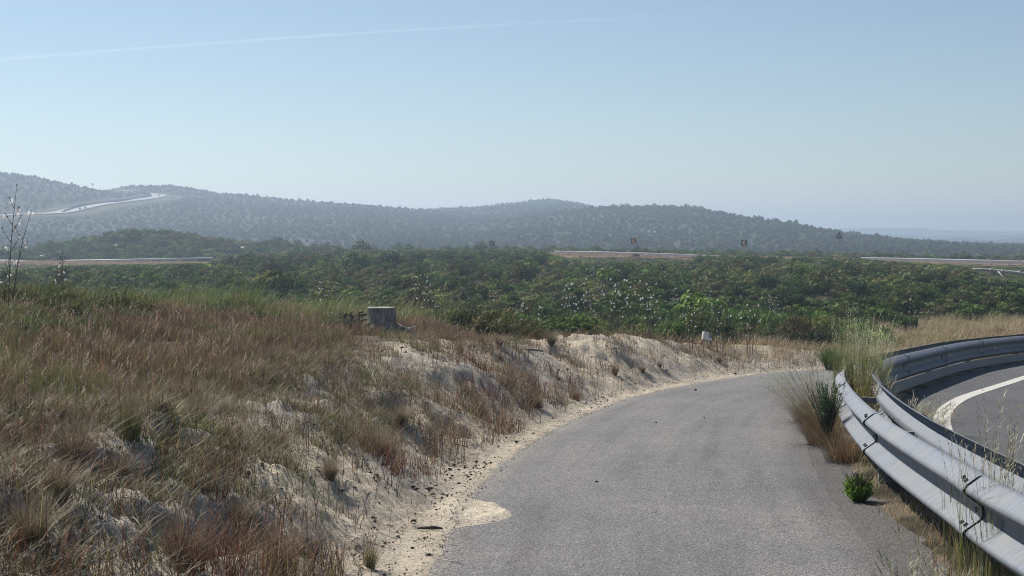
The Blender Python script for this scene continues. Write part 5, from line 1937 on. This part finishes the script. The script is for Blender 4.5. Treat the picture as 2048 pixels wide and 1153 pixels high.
# dry grass of the far verges: coarse tufts as one mass
X, Y = fan_scatter(26000, 141, 177, R2, (-.42, .42), 1)
f = fbm(X / 3, Y / 3, 701, 2)
k = ((X > 3 + f) & (Y < 175)) | ((X < -36) & (Y > 159))
k &= ~((X > 19) & (X < 31) & (Y < 158))
X, Y = X[k], Y[k]; n_ = len(X)
Z = ground_z(X, Y, False)
lim = sight_top(X, Y) + np.where(X > 33, .05, -.05)
h_ = np.minimum(R2.uniform(.15, .45, n_), np.where((Y < 157), np.clip(lim - Z, .08, 1), 1))
P = Pile()
for q in range(3):
    P.add(*blades(np.stack([X + R2.normal(0, .1, n_), Y + R2.normal(0, .2, n_), Z], 1), R2.uniform(0, 6.28, n_), h_, R2.uniform(.1, .8, n_), R2.uniform(.03, .06, n_),
                  pick([(.38, .25, .18), (.42, .33, .22), (.24, .21, .10)], [.45, .35, .2], n_, R2), 2))
tag(link('far_verge_grass', P.mesh('far_verge_grass', M_GRASS)), 'pinkish dry grass on the verges of the far road', kind='stuff')
# the far road itself, just behind its rails
def ribbon(name, pts, w, mat, lab, zoff=.05):
    P3 = spline(pts, 60)
    T = np.gradient(P3[:, :2], axis=0); T /= np.linalg.norm(T, axis=1)[:, None]
    Nn = np.stack([T[:, 1], -T[:, 0]], 1)
    A = np.concatenate([P3[:, :2] - Nn * w / 2, P3[:, 2:] + zoff], 1); B = np.concatenate([P3[:, :2] + Nn * w / 2, P3[:, 2:] + zoff], 1)
    V = np.stack([A, B], 1).reshape(-1, 3)
    o = link(name, mesh_np(name, V, [grid_faces(len(P3), 2)], mat, None, True))
    return tag(o, lab, kind='structure')


M_FARROAD = simple_mat('far_asphalt', (.20, .20, .205), .8, .3, 0, .12, .6)
M_HILLROAD = simple_mat('hill_asphalt', (.27, .27, .275), .8, .3, 0, .06, .1)
ribbon('far_road', [(x_, y_, gz(x_, y_)) for x_, y_ in ((2, 168), (9, 165.5), (18, 163), (27, 161.5), (38, 165), (48, 163.5), (62, 160), (80, 156))], 6.0, M_FARROAD, 'far road running behind the pale rails', .12)
P3 = [at(-40, 494, 190), at(0, 508, 184), at(22, 522, 178), at(36, 532, 173)]
ribbon('side_road', [(p[0], p[1], gz(p[0], p[1])) for p in P3], 5.0, M_FARROAD, 'short stretch of road at the left edge', .10)
# the winding road on the hills
tt = RPs.copy()
ribbon('hill_road', [tuple(p) for p in tt[::4]], 7.5, M_HILLROAD, 'pale road winding up between the hills on the left', .30)
# its dark rail on the upper side
HR = [(124, 426.5), (150, 415.5), (178, 410), (210, 406), (250, 401.2), (285, 396), (299, 393), (303, 391), (297, 388.8), (280, 386.5), (268, 385)]
pts = []
for px, py in HR:
    x_, y_, z_ = hit(px, py + 1.0, 380, 1000)
    pts.append((x_, y_, z_ + .9))
far_rail(pts, 'dark guard rail along the inner side of the winding hill road', None, simple_mat('dark_hill_rail', (.07, .085, .10), .7), 12.0, 1.0)['group'] = 'guard rails along the far road'
HS = [(147, 371, 9, 'tiny round sign on the skyline left of the gap in the hills'), (189, 372, 9, 'tiny sign on the skyline nearest the gap in the hills'), (130, 423, 6, 'tiny dark sign at the lower end of the hill road rail'),
      (160, 420, 7, 'tiny dark sign beside the wide part of the hill road'), (170.5, 417.5, 6, 'tiny dark sign just above the wide part of the hill road'), (242, 406.5, 4, 'tiny dark marker on the straight of the hill road'), (317.5, 393.5, 7, 'tiny dark sign at the bend of the hill road')]
for (px, py, hp, lab) in HS:
    if py < 380:
        Yq = np.linspace(420, 1000, 500); Xq = (px - CX) / F * Yq
        j = int(np.argmax((hill_z(Xq, Yq) - HC) / Yq)); x_, y_, z_ = Xq[j], Yq[j] - 3, float(hill_z(Xq[j:j + 1], Yq[j:j + 1])[0])
        hgt = max(1.5, HC - (py - hp / 2 - HY) / F * y_ - z_)
    else:
        x_, y_, z_ = hit(px, py + hp / 2, 360, 1000)
        hgt = hp / F * y_
    t = empty('small_road_sign', (x_, y_, z_))
    mb = MB(); mb.tube([(0, 0, -.4), (0, 0, hgt)], .07, 6); mb.build('post', M_SGREY, t)
    mb = MB()
    rr = .45
    mb.prism([(rr * math.cos(a), hgt - .3 + rr * math.sin(a)) for a in np.linspace(0, 2 * PI, 12, endpoint=False)], -.05, -.01); mb.build('plate', M_SBACK, t)
    tag(t, lab, 'road sign', 'tiny signs along the hill road')
# slender mast on the hillside
x_, y_, z_ = hit(735.5, 484, 345, 900)
t = empty('utility_mast', (x_, y_, z_))
hgt = 64 / F * y_
mb = MB(); mb.tube([(0, 0, -.5), (0, 0, hgt * .5), (0, 0, hgt)], [.16, .14, .11], 8); mb.build('pole', M_SGREY, t)
mb = MB(); mb.box((.5, 0, hgt - .3), (1.5, .12, .12)); mb.box((.9, 0, hgt - .15), (.7, .3, .25)); mb.build('crossarm', simple_mat('mast_head', (.5, .5, .5), .6), t)
tag(t, 'slender pale mast with a small head standing on the hillside', 'mast')
# pale rocks catching the light on the hills
for (px, py, w_, lab) in ((1309, 468, 7, 'white rock on the hillside behind the tilted arrow sign'), (1297, 468.5, 6, 'pale rock next to the white one on the hillside'), (1253, 447, 6, 'pale rock high on the right hill'), (1206, 436.5, 7, 'pale rock below the skyline of the right hill'),
                          (1295, 482.5, 8, 'grey boulder low on the hillside near the arrow sign'), (312, 452.5, 11, 'grey boulder on the left hillside above the mound')):
    x_, y_, z_ = hit(px, py, 345, 1000)
    s_ = w_ / F * y_ / 2
    mb = MB(); V = []; Fs = []
    for j in range(5):
        ph = -.3 + (PI / 2 + .3) * j / 4
        for i in range(10):
            a = 2 * PI * i / 10; k = r.uniform(.8, 1.15)
            V.append((s_ * math.cos(a) * math.cos(ph) * k, s_ * .8 * math.sin(a) * math.cos(ph) * k, s_ * .55 * math.sin(ph) * k + .5))
    for j in range(4):
        for i in range(10):
            Fs.append((j * 10 + i, j * 10 + (i + 1) % 10, (j + 1) * 10 + (i + 1) % 10, (j + 1) * 10 + i))
    mb.add(V, Fs)
    mb.build('rock', simple_mat('pale_rock', (.6, .59, .56) if w_ < 8 else (.2, .2, .2), .9), None, False, (x_, y_, z_)).update_tag()
    o = bpy.context.scene.objects[-1] if False else [q for q in C.objects if q.name.startswith('rock')][-1]
    tag(o, lab, 'rock', 'pale rocks on the hills')

# ------------------------------------------------------------------ contrail, far above the haze
yd = 20000.0
pts = [Vector(at(px, py, yd)) for px, py in ((-160, 132), (300, 96), (700, 68), (1100, 45), (1400, 31), (1700, 16))]
rad = [26, 22, 19, 17, 15, 12]
pp = spline([tuple(p) + (q,) for p, q in zip(pts, rad)], 60)
mb = MB(); mb.tube([Vector(p[:3]) - pts[0] for p in pp], [float(p[3]) for p in pp], 10)
m, nt, out = new_mat('contrail_ice')
p = obj_pos(nt)
mp = N(nt, 'ShaderNodeMapping'); mp.inputs['Scale'].default_value = (.0016, .0016, .006)
nt.links.new(p, mp.inputs['Vector'])
f = noise(nt, mp.outputs['Vector'], 1.5, 4)
sx = N(nt, 'ShaderNodeSeparateXYZ'); nt.links.new(p, sx.inputs[0])
fade = N(nt, 'ShaderNodeMapRange'); fade.inputs[1].default_value = 5500; fade.inputs[2].default_value = 12600; fade.inputs[3].default_value = .036; fade.inputs[4].default_value = .006
nt.links.new(sx.outputs[0], fade.inputs[0])
al = math_(nt, 'MULTIPLY', fade.outputs[0], math_(nt, 'ADD', .45, f))
tr = N(nt, 'ShaderNodeBsdfTransparent'); df = N(nt, 'ShaderNodeBsdfTranslucent'); df.inputs['Color'].default_value = (.95, .95, .97, 1)
mx = N(nt, 'ShaderNodeMixShader'); nt.links.new(al, mx.inputs[0]); nt.links.new(tr.outputs[0], mx.inputs[1]); nt.links.new(df.outputs[0], mx.inputs[2]); nt.links.new(mx.outputs[0], out.inputs[0])
o = mb.build('contrail', m, None, True, pts[0])
tag(o, 'thin fading contrail crossing the blue sky', kind='stuff')

# ------------------------------------------------------------------ air
m, nt, out = new_mat('haze_air')
vol = N(nt, 'ShaderNodeVolumePrincipled')
vol.inputs['Color'].default_value = (.61, .76, .96, 1)
vol.inputs['Density'].default_value = .00092
vol.inputs['Anisotropy'].default_value = .40
nt.links.new(vol.outputs[0], out.inputs['Volume'])
mb = MB(); mb.box((0, 1400, 14.5), (4600, 3000, 61))
o = mb.build('haze', m)
tag(o, 'thin summer haze over the whole landscape', kind='stuff')

# ------------------------------------------------------------------ light, sky, camera
SUN_EL, SUN_AZ = math.radians(46), math.radians(-40)      # azimuth from the view direction, negative to the left
d = Vector((math.sin(SUN_AZ) * math.cos(SUN_EL), math.cos(SUN_AZ) * math.cos(SUN_EL), math.sin(SUN_EL)))
sl = bpy.data.lights.new('sun', 'SUN')
sl.energy = 5.0; sl.angle = math.radians(.5); sl.color = (1.0, .94, .85)
so = bpy.data.objects.new('sun', sl); C.objects.link(so)
so.rotation_euler = d.to_track_quat('Z', 'Y').to_euler()
so.location = (-20, 20, 40)
w = bpy.data.worlds.new('World'); sc.world = w
w.use_nodes = True
nt = w.node_tree; nt.nodes.clear()
sky = nt.nodes.new('ShaderNodeTexSky'); sky.sky_type = 'NISHITA'; sky.sun_disc = False
sky.sun_elevation = SUN_EL; sky.sun_rotation = SUN_AZ
sky.air_density = 1.0; sky.dust_density = .08; sky.ozone_density = 1.8; sky.altitude = 0
bg = nt.nodes.new('ShaderNodeBackground'); bg.inputs['Strength'].default_value = .064
ow = nt.nodes.new('ShaderNodeOutputWorld')
nt.links.new(sky.outputs[0], bg.inputs['Color']); nt.links.new(bg.outputs[0], ow.inputs['Surface'])

cam = bpy.data.cameras.new('camera'); co = bpy.data.objects.new('camera', cam); C.objects.link(co)
co.location = (0, 0, HC); co.rotation_euler = (PI / 2, 0, 0)
cam.sensor_width = 36; cam.lens = 36 * F / 2048
cam.shift_y = -(576.5 - HY) / 2048
cam.clip_start = .05; cam.clip_end = 60000
sc.camera = co

sc.render.engine = 'CYCLES'
cy = sc.cycles
cy.use_denoising = True
try: cy.denoiser = 'OPENIMAGEDENOISE'
except Exception: pass
cy.max_bounces = 5; cy.diffuse_bounces = 3; cy.glossy_bounces = 2; cy.transmission_bounces = 3; cy.volume_bounces = 0; cy.transparent_max_bounces = 8
cy.caustics_reflective = False; cy.caustics_refractive = False
cy.use_adaptive_sampling = True; cy.adaptive_threshold = .004
cy.sample_clamp_indirect = 6
cy.filter_width = 1.05
try:
    cy.denoising_prefilter = 'NONE'; cy.denoising_quality = 'HIGH'; cy.denoising_input_passes = 'RGB_ALBEDO_NORMAL'
except Exception: pass
sc.view_settings.view_transform = 'Standard'; sc.view_settings.look = 'None'
sc.view_settings.exposure = 0.48; sc.view_settings.gamma = 1.0
